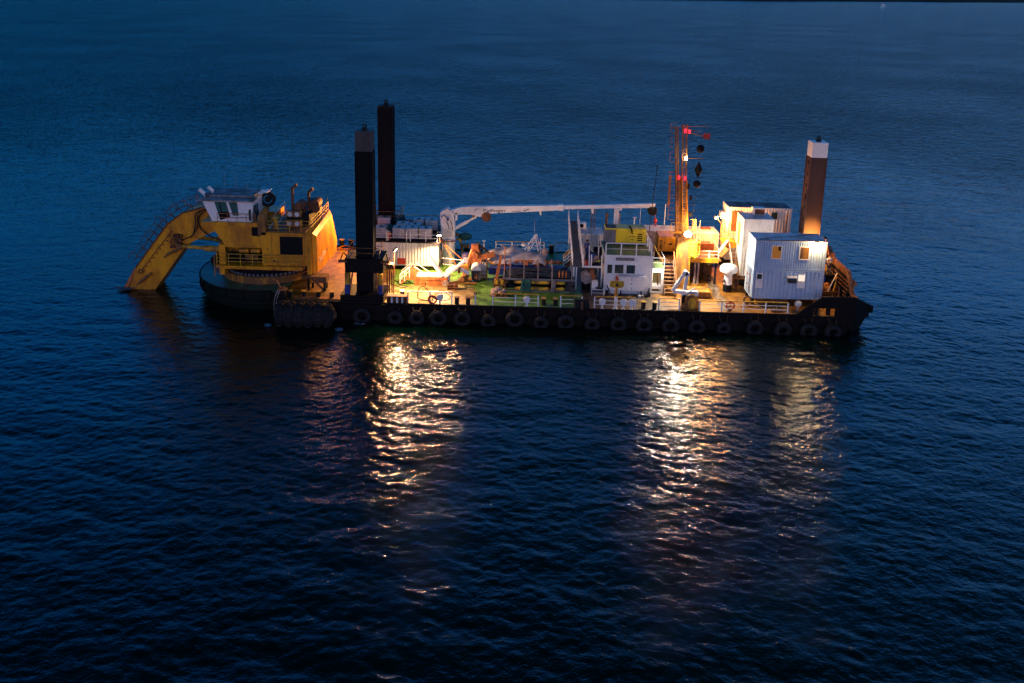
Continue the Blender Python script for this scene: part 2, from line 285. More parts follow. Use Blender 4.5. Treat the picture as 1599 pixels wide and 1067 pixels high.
# ------------------------------------------------------------------ sea
SEA = -1.5
def axis(lo, hi, d, far_lo, far_hi, g=1.085):
    a = list(np.arange(lo, hi + d / 2, d)); st = d; x = a[-1]
    while x < far_hi: st *= g; x += st; a.append(x)
    st = d; x = a[0]; b = []
    while x > far_lo: st *= g; x -= st; b.append(x)
    return np.array(b[::-1] + a)
def sea():
    xs = axis(-44, 46, 0.14, -9000, 9000, 1.045); ys = axis(-44, 22, 0.12, -900, 14000, 1.035)
    dx = np.gradient(xs); dy = np.gradient(ys); X, Y = np.meshgrid(xs, ys); SP = np.maximum(dx[None, :], dy[:, None])
    Z = np.zeros_like(X); rng = np.random.RandomState(3)
    for i in range(170):
        lam = 0.42 * (8 / 0.42) ** (rng.rand() ** 1.35); th = math.radians(rng.normal(68, 26)) if rng.rand() < 0.7 else math.radians(rng.normal(118, 24))
        k = 2 * PI / lam; amp = 0.0018 * lam ** 0.46 * (0.6 + 0.8 * rng.rand()); ph = rng.rand() * 2 * PI
        fade = np.clip((lam / SP - 2.3) / 1.5, 0, 1)
        arg = k * (X * math.cos(th) + Y * math.sin(th)) + ph + 0.5 * np.sin(X * 0.11 + i) + 0.5 * np.sin(Y * 0.09 + 2 * i)
        Z += amp * fade * (np.sin(arg) + 0.25 * np.cos(2 * arg))
    # calmer patches and gusts
    G = 0.8 + 0.28 * np.sin(X * 0.07 + 1.3 * np.sin(Y * 0.05)) * np.cos(Y * 0.083 - 0.6); Z *= G
    n0, n1 = X.shape; v = np.stack([X.ravel(), Y.ravel(), (Z + SEA).ravel()], 1)
    idx = np.arange(n0 * n1).reshape(n0, n1); f = np.stack([idx[:-1, :-1].ravel(), idx[:-1, 1:].ravel(), idx[1:, 1:].ravel(), idx[1:, :-1].ravel()], 1)
    me = bpy.data.meshes.new('sea'); me.vertices.add(len(v)); me.vertices.foreach_set('co', v.ravel()); me.loops.add(f.size); me.loops.foreach_set('vertex_index', f.ravel().astype(np.int32))
    me.polygons.add(len(f)); me.polygons.foreach_set('loop_start', np.arange(0, f.size, 4, dtype=np.int32)); me.update(calc_edges=True)
    me.polygons.foreach_set('use_smooth', np.ones(len(f), bool))
    mt, nt, b = newmat('sea_water'); L = nt.links.new; N = nt.nodes.new
    b.inputs['Base Color'].default_value = (0.0002, 0.0044, 0.0036, 1); b.inputs['Roughness'].default_value = 0.04; b.inputs['IOR'].default_value = 1.33
    tc = N('ShaderNodeTexCoord'); prev = None
    # the mesh itself carries the swell round the barge; farther out the surface detail takes over
    sp = N('ShaderNodeSeparateXYZ'); L(tc.outputs['Object'], sp.inputs[0]); fr = N('ShaderNodeMapRange'); fr.inputs[1].default_value = 5; fr.inputs[2].default_value = 120; L(sp.outputs[1], fr.inputs[0])
    f2 = N('ShaderNodeMapRange'); f2.inputs[1].default_value = 120; f2.inputs[2].default_value = 600; L(sp.outputs[1], f2.inputs[0])
    # wind patches: ripples are rougher in some places, calmer in others
    pn = N('ShaderNodeTexNoise'); pn.inputs['Scale'].default_value = 0.022; pn.inputs['Detail'].default_value = 3; L(tc.outputs['Object'], pn.inputs['Vector'])
    pr = N('ShaderNodeMapRange'); pr.inputs[1].default_value = 0.35; pr.inputs[2].default_value = 0.65; pr.inputs[3].default_value = 0.72; pr.inputs[4].default_value = 1.12; pr.clamp = True; L(pn.outputs['Fac'], pr.inputs[0])
    def times(a_):
        q = N('ShaderNodeMath'); q.operation = 'MULTIPLY'; L(a_, q.inputs[0]); L(pr.outputs[0], q.inputs[1]); return q.outputs[0]
    for sc, rot, di, far in (((0.09, 0.15, 1), 14, 0.7, 2), ((0.27, 0.38, 1), -14, 0.7, 1), ((0.75, 0.95, 1), 20, 0.5, 1), ((1.0, 1.4, 1), 24, 0.045, 0), ((2.2, 2.8, 1), -16, 0.045, 0), ((4.6, 5.6, 1), 8, 0.018, 0)):
        mp = N('ShaderNodeMapping'); mp.inputs['Scale'].default_value = sc; mp.inputs['Rotation'].default_value = (0, 0, math.radians(rot)); L(tc.outputs['Object'], mp.inputs[0])
        n = N('ShaderNodeTexNoise'); n.inputs['Scale'].default_value = 1.0; n.inputs['Detail'].default_value = 3.5; n.inputs['Roughness'].default_value = 0.58; n.inputs['Distortion'].default_value = 0.6; L(mp.outputs[0], n.inputs['Vector'])
        bp = N('ShaderNodeBump'); bp.inputs['Strength'].default_value = 1; bp.inputs['Distance'].default_value = di; L(n.outputs['Fac'], bp.inputs['Height'])
        L(times({0: pr, 1: fr, 2: f2}[far].outputs[0]) if far else pr.outputs[0], bp.inputs['Strength'])
        if prev: L(prev.outputs[0], bp.inputs['Normal'])
        prev = bp
    L(prev.outputs[0], b.inputs['Normal'])
    me.materials.append(mt); o = bpy.data.objects.new('sea', me); C.objects.link(o); o['kind'] = 'structure'; return o
sea()

# far shore, just above the frame: its dark reflection reaches into the top of the picture
mb = MB(); rng = random.Random(5); xs = [1 * i for i in range(61)]
pts = []
for i in range(61):
    f = i / 60; x = -500 + 3600 * f
    y = 1650 - 90 * min(1, (x + 500) / 440) if x < -60 else (1560 + (x + 60) * .80 if x < 450 else 1968 + (x - 450) * 1.03)
    pts.append((x, y + 14 * math.sin(i * .9)))
hs = [6 + 90 * min(1, i / 22) * (0.75 + 0.25 * math.sin(i * 0.4)) + rng.uniform(-4, 4) for i in range(61)]
v = []; 
for (x, y), h in zip(pts, hs): v += [(x, y, -3), (x, y + 120, h * 0.55), (x, y + 420, h), (x, y + 1200, -3)]
mb.add(v, [(4 * i + j, 4 * i + 4 + j, 4 * i + 5 + j, 4 * i + 1 + j) for i in range(60) for j in range(3)])
M['land'] = paint('far_land', (0.03, 0.04, 0.03), 0.95, amt=0.5, scale=0.01, streak=False)
o = P('hills', mb, 'land'); o['kind'] = 'structure'

# ------------------------------------------------------------------ barge
B = T('dredging_barge', (4, 7.9, -1.5), 'long black hulled dredging pontoon with green and ochre deck carrying all the machinery', 'barge')
X0, X1, W = -19.7, 28.85, 15.8
mb = MB(); z0, z1 = -2.9, -0.012
mb.prism([(X0, z0), (X1 - 1.5, z0), (X1, -0.6), (X1, z1), (X0, z1)], 0, W); P('hull', mb, 'hull', B)
mb = MB(); mb.add([(X0, 0.02, 0), (X1, 0.02, 0), (X1, W - .02, 0), (X0, W - .02, 0)], [(0, 1, 2, 3)]); mb.v = mb.v; P('deck', mb, 'deck', B)
mb = MB()
mb.box((X0, -0.09, -0.32), (X1 - .3, 0.0, -0.14)); mb.box((X0, -0.07, -0.95), (X1 - .3, 0.0, -0.82)); mb.box((-15, -0.2, -0.5), (-9.4, 0.0, -0.03))
for i in range(40): mb.box((X0 + 0.6 + i * 1.2, -0.05, -0.82), (X0 + 0.66 + i * 1.2, 0, -0.32))
P('rubbing_strake', mb, 'hull', B)
mb = MB(); mb.box((X0, 0.0, 0.002), (X1 - 5, 0.09, 0.09)); mb.box((X0, W - .09, 0.002), (X1, W, 0.09)); P('deck_edge_bar', mb, 'dark', B)
# round slewing pedestal end of the pontoon
pc = (-22.5, 7.7)
mb = MB()
def dring(r, z): return [(pc[0] + r * math.cos(t), pc[1] + r * math.sin(t), z) for t in [PI * 0.42 + PI * 1.16 * i / 40 for i in range(41)]] + [(X0 + 0.02, 0.2, z), (X0 + 0.02, 15.3, z)]
a = dring(6.35, 0.32); b_ = dring(6.35, -0.9); c_ = dring(6.0, -1.0); d_ = dring(5.7, -2.9); n = len(a)
def poly_order(r): return r[:41] + [r[41], r[42]]
mb.add(a + b_ + c_ + d_, [(j * n + i, j * n + (i + 1) % n, (j + 1) * n + (i + 1) % n, (j + 1) * n + i) for j in range(3) for i in range(n)])
P('round_end_hull', mb, 'hulg', B)
mb = MB(); mb.add(dring(6.33, 0.324), [tuple(range(n))]); P('round_end_deck', mb, paint('green_deck', (0.02, 0.15, 0.09), 0.45, dirt=(0.04, 0.05, 0.03), amt=0.4, scale=1, bump=0.3), B)
mb = MB()
for z_ in (0.30, -0.55): 
    p = dring(6.42, z_)[:41]; mb.path(p, 0.07, 6)
for i in range(0, 41, 3):
    q = dring(6.4, 0)[i]; mb.box((q[0] - .04, q[1] - .04, -0.5), (q[0] + .04, q[1] + .04, 0.3))
P('belting', mb, 'hull', B)
mb = MB(); mb.box((-28.3, 9.4, 0.33), (-27.4, 11.2, 1.1)); mb.box((-28.6, 8.6, 0.33), (-28.1, 9.6, 0.8)); P('fairlead_block', mb, 'dark', B)
# stern bulwarks and transom
poly = [(23.75, 0.0), (26.05, 1.74), (28.75, 1.76), (28.85, 1.6), (28.85, -0.3), (27.15, -0.3), (27.15, 0.05), (27.15, 0.7), (25.35, 0.7), (25.35, 0.05), (25.35, -0.3), (23.75, -0.3)]
mb = MB()
for y in (-0.06, W - 0.06):
    mb = MB()
    mb.prism([(23.75, 0), (26.05, 1.74), (26.05, 0.72), (25.35, 0.72), (25.35, 0.0)], y, y + 0.12)
    mb.prism([(26.05, 1.74), (28.75, 1.76), (28.85, 1.6), (28.85, 0.72), (26.05, 0.72)], y, y + 0.12)
    mb.prism([(27.15, 0.72), (27.15, 0.0), (28.85, 0.0), (28.85, 0.72)], y + 0.002, y + 0.118)
    P('stern_bulwark', mb, 'hull', B)
mb = MB()
for y0, s in ((0.0, 1), (W, -1)):
    mb.hexa([(28.87, y0, -0.6), (28.87, y0 + s * .1, -0.6), (30.8, y0 + s * 1.7, 0.0), (30.8, y0 + s * 1.6, 0.0), (28.87, y0, 1.62), (28.87, y0 + s * .12, 1.72), (30.85, y0 + s * 1.75, 0.5), (30.85, y0 + s * 1.6, 0.45)])
    mb.cyl((30.75, y0 + s * 1.6, -0.1), (30.75, y0 + s * 1.6, 0.5), 0.24, 12)
mb.box((28.86, 1.62, -0.6), (30.7, W - 1.62, 0.0))
P('stern_ramp', mb, 'hull', B)
mb = MB().hexa([(28.86, .6, -2.9), (29.3, 1.6, -2.9), (29.3, W - 1.6, -2.9), (28.86, W - .6, -2.9), (28.86, .6, -.61), (30.5, 1.7, -.61), (30.5, W - 1.7, -.61), (28.86, W - .6, -.61)]); P('stern_hull', mb, 'hull', B)
mb = MB()
sec = [(0.12, 1.68), (0.95, 1.72), (2.3, 3.28), (5.7, 3.28), (8.6, 3.9), (10.2, 3.9), (13.6, 3.28), (14.9, 1.72), (W - .12, 1.68)]
for (ya, za), (yb, zb) in zip(sec[:-1], sec[1:]): mb.hexa([(28.75, ya, za - .5), (29.02, ya, za - .5), (29.02, yb, zb - .5), (28.75, yb, zb - .5), (28.75, ya, za), (29.02, ya, za), (29.02, yb, zb), (28.75, yb, zb)])
P('transom_beam', mb, 'rust', B)
mb = MB()
for (ya, za), (yb, zb) in zip(sec[:-1], sec[1:]): mb.hexa([(28.83, ya, 0), (28.93, ya, 0), (28.93, yb, 0), (28.83, yb, 0), (28.83, ya, za - .5), (28.93, ya, za - .5), (28.93, yb, zb - .5), (28.83, yb, zb - .5)])
for i in range(8):
    y = 1.6 + i * 1.7; mb.box((28.55, y, 0), (28.83, y + .08, 1.6))
P('transom_shade_plate', mb, 'dark', B)  # dark sheet stands for the shaded gaps of the open transom
mb = MB()
for z in (.3, .6, .9, 1.2): mb.box((28.76, 1.2, z), (28.829, W - 1.2, z + .07))
for z in (1.6, 1.95, 2.3): mb.box((28.76, 2.0, z), (28.829, W - 2.0, z + .07))
P('transom_slats', mb, 'rust', B)
mb = MB(); mb.box((29.03, 1.9, 2.1), (29.5, 2.3, 2.35)); mb.cyl((29.3, 2.1, 1.8), (29.3, 2.1, 2.6), .09); P('fairlead', mb, 'orng', B)

def bolt_rail(name, label, pts, h=1.08, n=(1,), group=None, top='ysafe', post='wht', mids=2, r=0.035):
    t = T(name, pts[0], label, 'guard rail', group)
    for i, (a, b) in enumerate(zip(pts[:-1], pts[1:])):
        a = Vector(a); b = Vector(b); k = n[i] if i < len(n) else n[-1]
        P('top_rail', MB().bar(a + Vector((0, 0, h)), b + Vector((0, 0, h)), 0.10, 0.07), top, t)
        for j in range(mids):
            z = h * (j + 1) / (mids + 1) * 1.02; P('mid_rail', MB().cyl(a + Vector((0, 0, z)), b + Vector((0, 0, z)), r * 0.75, 6), post, t)
        for j in range(0 if i == 0 else 1, k + 1):
            q = a.lerp(b, j / k); P('post', MB().box((q.x - .055, q.y - .03, q.z), (q.x + .055, q.y + .03, q.z + h - .035)), post, t)
    return t
bolt_rail('guard_rail', 'bare grey rail frame along the near deck edge behind the hanging black hose', [(-8.85, .3, 0), (-5.12, .3, 0)], 1.08, (2,), top='wht', mids=0)
G = 'yellow topped guard rails of the near deck edge'
bolt_rail('guard_rail', 'yellow topped white rail in front of the long rack of yellow floats', [(-1.66, .3, 0), (2.2, .3, 0)], n=(2,), group=G)
bolt_rail('guard_rail', 'short yellow topped white rail left of the black tyre bundle', [(4.1, .3, 0), (5.9, .3, 0)], n=(1,), group=G)
bolt_rail('guard_rail', 'yellow topped white rail behind three round white vents and the yellow board', [(6.97, .3, 0), (10.43, .3, 0)], n=(1,), group=G)
bolt_rail('guard_rail', 'short yellow topped white rail left of the yellow winch', [(12.4, .3, 0), (14.15, .3, 0)], n=(1,), group=G)
bolt_rail('guard_rail', 'long yellow topped white rail on the deck edge below the blue-white cabin stack', [(15.85, .3, 0), (23.3, .3, 0)], 1.0, n=(4,), group=G)
G2 = 'yellow topped guard rails of the far deck edge'
bolt_rail('guard_rail', 'far side yellow topped rail behind the covered boat', [(-1.9, 15.6, 0), (3.0, 15.6, 0)], n=(3,), group=G2)
bolt_rail('guard_rail', 'far side yellow topped rail beside the foot of the footbridge', [(4.17, 15.6, 0), (6.2, 15.6, 0)], n=(1,), group=G2)
bolt_rail('guard_rail', 'far side yellow topped rail right of the crane column', [(-7.0, 15.6, 0), (-5.0, 15.6, 0)], n=(2,), group=G2)
mb = MB(); mb.box((-3.2, 15.55, 0), (-3.05, 15.65, 1.05)); mb.box((-3.3, 15.5, 1.05), (-2.95, 15.7, 1.13)); ONE('rail_post', mb, 'wht', 'single white post with yellow cap on the far deck edge left of the covered boat', 'post')

def bollard(x, y, label, group, h=0.62, r=0.19, cap='ysafe', body='dark'):
    t = T('bollard', (x, y, 0), label, 'bollard', group)
    P('body', MB().cyl((x, y, 0), (x, y, h - .05), r), body, t); P('cap', MB().cyl((x, y, h - .05), (x, y, h), r * 1.25), cap, t); return t
GB = 'mooring bollards along the near deck edge'
for x, y, lb, c in ((-19.03, .9, 'leftmost capped bollard above the big netted fender', 'ysafe'), (-17.85, .9, 'second capped bollard from the left above the big netted fender', 'ysafe'),
                 (-16.6, .9, 'third capped bollard from the left above the big netted fender', 'ysafe'), (-15.45, .85, 'capped bollard above the right end of the big netted fender', 'ysafe'),
                 (-9.5, 1.6, 'squat pale topped bollard beside the steel step box', 'wht'), (-4.7, .45, 'left one of two plain dark bollards right of the hose loop', 'rust'), (-3.75, .42, 'right one of two plain dark bollards right of the hose loop', 'rust'),
                 (2.67, .75, 'left of two yellow capped bollards between the rails of the float rack', 'ysafe'), (3.7, .75, 'right of two yellow capped bollards between the rails of the float rack', 'ysafe'),
                 (11.15, .6, 'left of two yellow capped bollards in front of the white control house corner', 'ysafe'), (12.1, .6, 'right of two yellow capped bollards in front of the white control house corner', 'ysafe')):
    bollard(x, y, lb, GB, cap=c, h=0.66)
bollard(25.75, .45, 'left dark bollard in the opening of the stern bulwark', GB, cap='dark', h=.66); bollard(26.75, .45, 'right dark bollard in the opening of the stern bulwark', GB, cap='dark', h=.66)
GF = 'mooring bollards along the far deck edge'
for x, y, lb in ((-18.5, 15.2, 'far side bollard nearest the excavator counterweight'), (-17.55, 15.2, 'middle one of three far side bollards behind the excavator'), (-16.6, 15.2, 'far side bollard nearest the spuds'),
                 (-4.85, 15.0, 'far side bollard behind the green bundle'), (-3.7, 15.2, 'far side bollard with bright yellow cap right of the green bundle'), (3.75, 15.3, 'far side bollard between the covered boat and the footbridge')):
    bollard(x, y, lb, GF, h=.95, r=.24)
ONE('mooring_rope', MB().curve([(-18.9, 15.3, .45), (-18.1, 14.6, .12), (-17.2, 15.1, .3), (-16.3, 14.9, .15), (-15.4, 15.3, .4)], .07).curve([(-18.3, 14.7, .1), (-17, 14.5, .12), (-15.9, 14.9, .1)], .06), 'orng', 'orange lit mooring rope lying around the far bollards behind the excavator', 'rope')
mb = MB().box((-18.6, .35, .003), (-13.6, .9, .16)); ONE('edge_beam', mb, 'orng', 'low orange steel beam on the deck behind the big netted fender', 'beam')

# tyre fenders
TY = [(-12.65, .78, 0), (-9.83, .66, 0), (-8.04, .66, 0), (-6.2, .74, 0), (-4.19, .74, 0), (-1.97, .66, -.12), (0.25, .78, .12), (2.46, .66, -.12), (4.56, .74, -.05), (6.78, .66, -.1), (8.99, .72, -.1), (11.15, .72, -.1), (13.36, .74, -.1), (15.57, .70, -.15), (17.84, .62, -.15), (20.42, .74, -.12), (22.79, .74, -.2), (24.94, .72, -.2), (26.99, .72, -.25)]
TL = ['big pale topped tyre hanging below the near spud', 'tyre hanging below the steel step box', 'tyre hanging below the left end of the bare grey rail', 'tyre hanging below the round blue-grey vent and hose loop', 'tyre hanging below the two plain dark bollards', 'low tyre below the left post of the float rack rail', 'largest fully visible tyre hung on two chains below the float rack rail', 'low tyre below the left yellow capped bollard of the float rack', 'tyre just left of the black tyre bundle', 'low tyre below the left end of the three vent rail',
      'tyre below the post of the yellow board', 'tyre below the two yellow capped bollards by the control house', 'tyre below the rail left of the yellow winch', 'tyre below the yellow winch', 'small tyre below the red lifebuoy', 'tyre below the left foot of the blue-white cabin stack', 'tyre below the right part of the long near rail', 'tyre below the left tip of the stern bulwark', 'last tyre, below the opening of the stern bulwark']
base = None
for (x, R, dz), lb in zip(TY, TL):
    cz = -1.0 + dz - (.05 if R < .7 else 0)
    t = T('tyre_fender', (x, -.36, cz), lb, 'tyre', 'tyres hung along the near side of the hull')
    mb = MB().torus((x, -.36, cz), (0, 1, 0.12), R - .22, .22, 30, 10, 1.25)
    for i in range(30):
        a = 2 * PI * i / 30; mb.box((x + (R - .03) * math.cos(a) - .03, -.55, cz + (R - .03) * math.sin(a) - .03), (x + (R - .03) * math.cos(a) + .03, -.2, cz + (R - .03) * math.sin(a) + .03))
    P('tyre', mb, 'rub', t)
    for s in (-1, 1): P('chain', MB().cyl((x + s * .22, -.38, cz + R * .8), (x + s * .38, -.03, -.1), .03, 5), 'rust', t)
M['fblue'] = paint('float_blue', (0.015, 0.07, 0.14), .5)
# big pneumatic fender
t = T('net_fender', (-17.2, -1.45, -.55), 'huge black floating fender wrapped in a net of tyres beside the left deck edge', 'fender')
mb = MB(); prof = [(-2.65, .3), (-2.5, .62), (-2.15, .9), (-1.7, 1.0), (1.5, 1.0), (1.95, .9), (2.3, .62), (2.45, .3)]; n = 26; vs = []
for px, r in prof: vs += [(-17.15 + px, -1.35 + r * math.cos(2 * PI * i / n), -.62 + r * math.sin(2 * PI * i / n)) for i in range(n)]
mb.add(vs, [(j * n + i, (j + 1) * n + i, (j + 1) * n + (i + 1) % n, j * n + (i + 1) % n) for j in range(7) for i in range(n)], True); P('body', mb, 'rub', t)
for ix in range(6):
    for a in (-20, 25, 70, 115, 160):
        a = math.radians(a + (12 if ix % 2 else 0) + 90); x = -19.2 + ix * .8; d = Vector((0 if ix < 5 else .9, math.cos(a), math.sin(a)))
        c = Vector((x, -1.35, -.62)) + Vector((0, math.cos(a), math.sin(a))) * (1.06 if ix < 5 else .95)
        P('tyre', MB().torus(c, d, .26, .065, 18, 7), 'rub', t)
for ix in range(5):
    P('chain', MB().torus((-18.8 + ix * .8, -1.35, -.62), (1, 0, 0), 1.03, .025, 26, 5), 'dark', t)
P('end_ring', MB().torus((-14.72, -1.35, -.62), (1, 0, 0), .26, .09), 'rust', t)
for x, y, lb in ((-20.2, -1.9, 'small blue-white float bobbing left of the big netted fender'), (-14.2, -2.4, 'small blue-white float bobbing at the right end of the big netted fender')):
    ONE('float', MB().sph((x, y, -1.42), .26, 10, 7, (1.3, .8, .7)).torus((x + .3, y, -1.4), (1, 0, 0), .1, .03, 10, 5), M['fblue'], lb, 'float', 'small floats on the water')
ONE('foam', MB().add([(-13.3 + .40 * math.cos(a) * (1 + .4 * math.sin(5 * a)) + .6, -1.2 + .25 * math.sin(a) * (1 + .3 * math.cos(3 * a)), -1.40 + .05 * math.sin(3 * a)) for a in [2 * PI * i / 24 for i in range(24)]], [tuple(range(24))]), 'foam', 'white foam patch on the water below the big pale tyre', 'foam', kind='stuff')
# corner fairlead post
t = T('fairlead_post', (-19.5, .15, -1.5), 'black post with orange roller head and hanging ropes at the left deck corner', 'post')
P('post', MB().box((-19.72, -.12, -2.4), (-19.2, .3, .95)), 'dark', t); P('head', MB().box((-19.8, -.15, .95), (-19.1, .35, 1.12)).cyl((-19.3, -.1, 1.12), (-19.3, -.1, 1.35), .12), 'orng', t)
P('arm', MB().path([(-19.6, .1, 1.1), (-19.95, .3, 1.7), (-20.3, .3, 1.85)], .07), 'orng', t)
P('rope', MB().curve([(-19.7, -.1, 1.1), (-20.05, -.25, .3), (-20.1, -.3, -.8), (-19.95, -.3, -1.5)], .035).curve([(-19.6, -.15, 1.0), (-19.9, -.3, 0), (-19.85, -.3, -1.3)], .03), 'bag', t)
# step box at near spud
t = T('step_box', (-9.75, .2, 0), 'dark open steel box with pale top edge on the deck edge beside the near spud', 'box')
P('frame', MB().box((-10.6, -.1, .66), (-8.88, .5, .74)).box((-10.6, -.1, 0), (-10.5, .5, .66)).box((-8.98, -.1, 0), (-8.88, .5, .66)).box((-10.5, .4, 0), (-8.98, .48, .66)), 'rust', t)
for i in range(3): P('roller', MB().cyl((-10.2 + i * .45, .15, .05), (-10.2 + i * .45, .15, .6), .1), 'wht', t)

# ------------------------------------------------------------------ spuds and their guides
def spud(x, y, s, top, cap, lab, cm, body='spud', low=-9, side='spudr'):
    t = T('spud_pile', (x + s / 2, y + s / 2, -1.5), lab, 'spud', 'square steel spud piles')
    P('shaft', MB().box((x, y, low), (x + s, y + s, top - cap)), body, t)
    P('cap', MB().box((x - .004, y - .004, top - cap), (x + s + .004, y + s + .004, top)), cm, t)
    mb = MB()
    for i in range(int((top - cap) / 1.05)):
        z = 1.0 + i * 1.05
        P('pin_hole', MB().box((x - .014, y + s * .40, z), (x, y + s * .60, z + .3)) if x > 0 else MB().box((x + s, y + s * .40, z), (x + s + .014, y + s * .60, z + .3)), 'blk', t)
    mb = MB(); 
    for sx in (0, 1):
        for sy in (0, 1): mb.box((x + sx * s - .05, y + sy * s - .05, low), (x + sx * s + .05, y + sy * s + .05, top - cap - .01))
    P('corner_angles', mb, body, t)
    mb = MB()
    for z in (1.9, 4.95, 8.0, 11.05): mb.box((x - .022, y - .022, z), (x + s + .022, y + s + .022, z + .05))
    P('weld_band', mb, body, t)
    mb = MB().box((x + s / 2 - .22, y + s / 2 - .12, top), (x + s / 2 + .22, y + s / 2 + .12, top + .16)).torus((x + s / 2, y + s / 2, top + .34), (0, 1, 0), .14, .06, 14, 6)
    P('lifting_eye', mb, 'dark', t); return t
spud(-13.32, 1.23, 1.36, 14.53, 1.7, 'nearest black square spud with grey top standing on the near deck edge', 'spudc')
spud(-13.43, 13.27, 1.36, 14.98, .2, 'tallest black square spud, standing on the far deck edge', 'dark')
spud(26.3, 7.1, 1.36, 13.56, 1.35, 'brown square spud with white top at the right end of the barge', 'wht', 'spudr')
def spud_guide(cx, y0, lab, full=True):
    t = T('spud_guide', (cx, y0 + 1.5, 0), lab, 'spud guide', 'spud guides clamped round the piles')
    P('collar', MB().box((cx - 1.62, y0, 2.45), (cx + 1.62, y0 + .35, 3.7)).box((cx - 1.62, y0 + 1.95, 2.45), (cx + 1.62, y0 + 2.4, 3.7)).box((cx - 1.62, y0 + .35, 2.45), (cx - .8, y0 + 1.95, 3.7)).box((cx + .8, y0 + .35, 2.45), (cx + 1.62, y0 + 1.95, 3.7)), 'hull', t)
    P('base_block', MB().box((cx - 1.95, y0 - .55, -.05), (cx + 1.75, y0 + .3, .62)).box((cx - 1.95, y0 + .3, -.05), (cx - .8, y0 + 2.4, .55)).box((cx + .8, y0 + .3, -.05), (cx + 1.75, y0 + 2.4, .55)), 'hull', t)
    for s in (-1, 1):
        x = cx + s * 1.42
        P('hydraulic_cylinder', MB().cyl((x, y0 - .1, .5), (x, y0 - .1, 1.45), .22), 'blu', t)
        P('cylinder_rod_housing', MB().cyl((x, y0 - .1, 1.45), (x, y0 - .1, 2.45), .2), 'ysafe', t)
        P('column', MB().box((x - .12, y0 + .45, .5), (x + .12, y0 + .7, 2.45)), 'rust', t)
        P('pin', MB().cyl((x, y0 + .1, 3.42), (x + s * .75, y0 + .1, 3.42), .13), 'rust', t)
        P('hose', MB().curve([(x, y0 + .3, 3.6), (x + s * .35, y0 + .3, 4.1), (x + s * .6, y0 + .3, 3.5)], .05), 'rub', t)
    for dx in (-1.25, 1.25): P('brace', MB().bar((cx + dx, y0 - .02, .62), (cx + dx * .8, y0 + .1, 2.4), .14), 'orng', t)
    mb = MB()
    for k in (-1.3, 1.3):
        for yy in (y0 + .1, y0 + 2.2): mb.cyl((cx + k, yy, 3.7), (cx + k, yy, 4.6), .03, 6)
    for z in (4.15, 4.6):
        for a, b in (((-1.3, .1), (1.3, .1)), ((1.3, .1), (1.3, 2.2)), ((-1.3, 2.2), (1.3, 2.2)), ((-1.3, .1), (-1.3, 2.2))): mb.cyl((cx + a[0], y0 + a[1], z), (cx + b[0], y0 + b[1], z), .03, 6)
    P('guard_rail', mb, 'ydk', t)
    mb = MB()
    for dx, z in ((1.85, 2.0), (2.05, 2.6), (2.25, 1.4)): mb.cyl((cx + dx, y0 + .8, .4), (cx + dx, y0 + .8, z + 1.0), .06, 6)
    mb.box((cx + 1.7, y0 + .5, 2.9), (cx + 2.4, y0 + 1.1, 3.1)); P('pipework', mb, 'rust', t)
    mb = MB()
    r2 = random.Random(9)
    for i in range(10):
        x = cx + r2.uniform(-1.4, 1.4); z = 2.5 + r2.uniform(0, .9); mb.box((x, y0 - .06, z), (x + r2.uniform(.1, .4), y0, z + r2.uniform(.08, .2)))
    P('wear_pads', mb, 'dark', t)
    return t
spud_guide(-12.64, .75, 'black steel guide frame with blue and yellow cylinders round the near spud')
spud_guide(-12.75, 12.8, 'guide frame with yellow rails round the far spud behind the tanks')
spud_guide(26.98, 6.6, 'orange lit guide frame round the right hand spud')

# ------------------------------------------------------------------ excavator
E_ = T('dredging_excavator', (-22.3, 7.3, .32), 'large yellow excavator with white cab dipping its boom into the water', 'excavator')
ec = (-22.45, 7.2)
mb = MB(); mb.lathe((ec[0], ec[1], 0), [(4.25, .33), (4.3, .34), (4.3, .98), (4.1, 1.0)], 48); P('slewing_ring', mb, 'ydk', E_)
mb = MB()
for i in range(64):
    a = 2 * PI * i / 64; x = ec[0] + 4.02 * math.cos(a); y = ec[1] + 4.02 * math.sin(a); mb.cyl((x, y, 1.0), (x, y, 1.2), .13, 8)
P('ring_bolts', mb, 'textg', E_)
P('turntable', MB().lathe((ec[0], ec[1], 0), [(3.7, 1.0), (3.7, 1.62)], 40), 'blk', E_)
BY0, BY1 = 3.3, 10.7
mb = MB()
mb.box((-25.85, BY0 - .15, 1.62), (-18.5, BY1 + .15, 2.05))
mb.box((-22.05, BY0, 2.05), (-17.95, BY1, 5.0))
mb.prism([(-26.45, 5.5), (-25.35, 3.8), (-22.05, 3.8), (-22.05, 5.5)], BY0 + .05, BY0 + 2.3)
mb.prism([(-26.45, 5.5), (-25.35, 3.8), (-22.05, 3.8), (-22.05, 5.5)], BY1 - 2.3, BY1 - .05)
mb.box((-25.4, BY0 + 1.0, 2.05), (-22.05, BY1 - 1, 3.8)); mb.box((-25.85, BY0, 2.05), (-25.3, BY0 + .7, 3.8)); mb.box((-25.3, BY0 + .1, 3.55), (-22.05, BY0 + 1, 3.8))
mb.box((-25.85, BY0 - .1, 1.1), (-25.4, BY0 + .5, 1.62))
P('body', mb, 'yel', E_)
mb = MB(); mb.box((-27.25, BY0 - .12, 5.52), (-22.35, BY0 + 3.2, 5.86)); P('cab_platform', mb, 'yel', E_)
P('side_opening', MB().box((-20.45, BY0 - .03, 3.05), (-18.45, BY0 + .02, 4.68)), 'blk', E_)
P('vent_opening', MB().box((-22.9, BY0 + .02, 5.0 - .35), (-22.15, BY0 + .04, 5.45)), 'blk', E_)
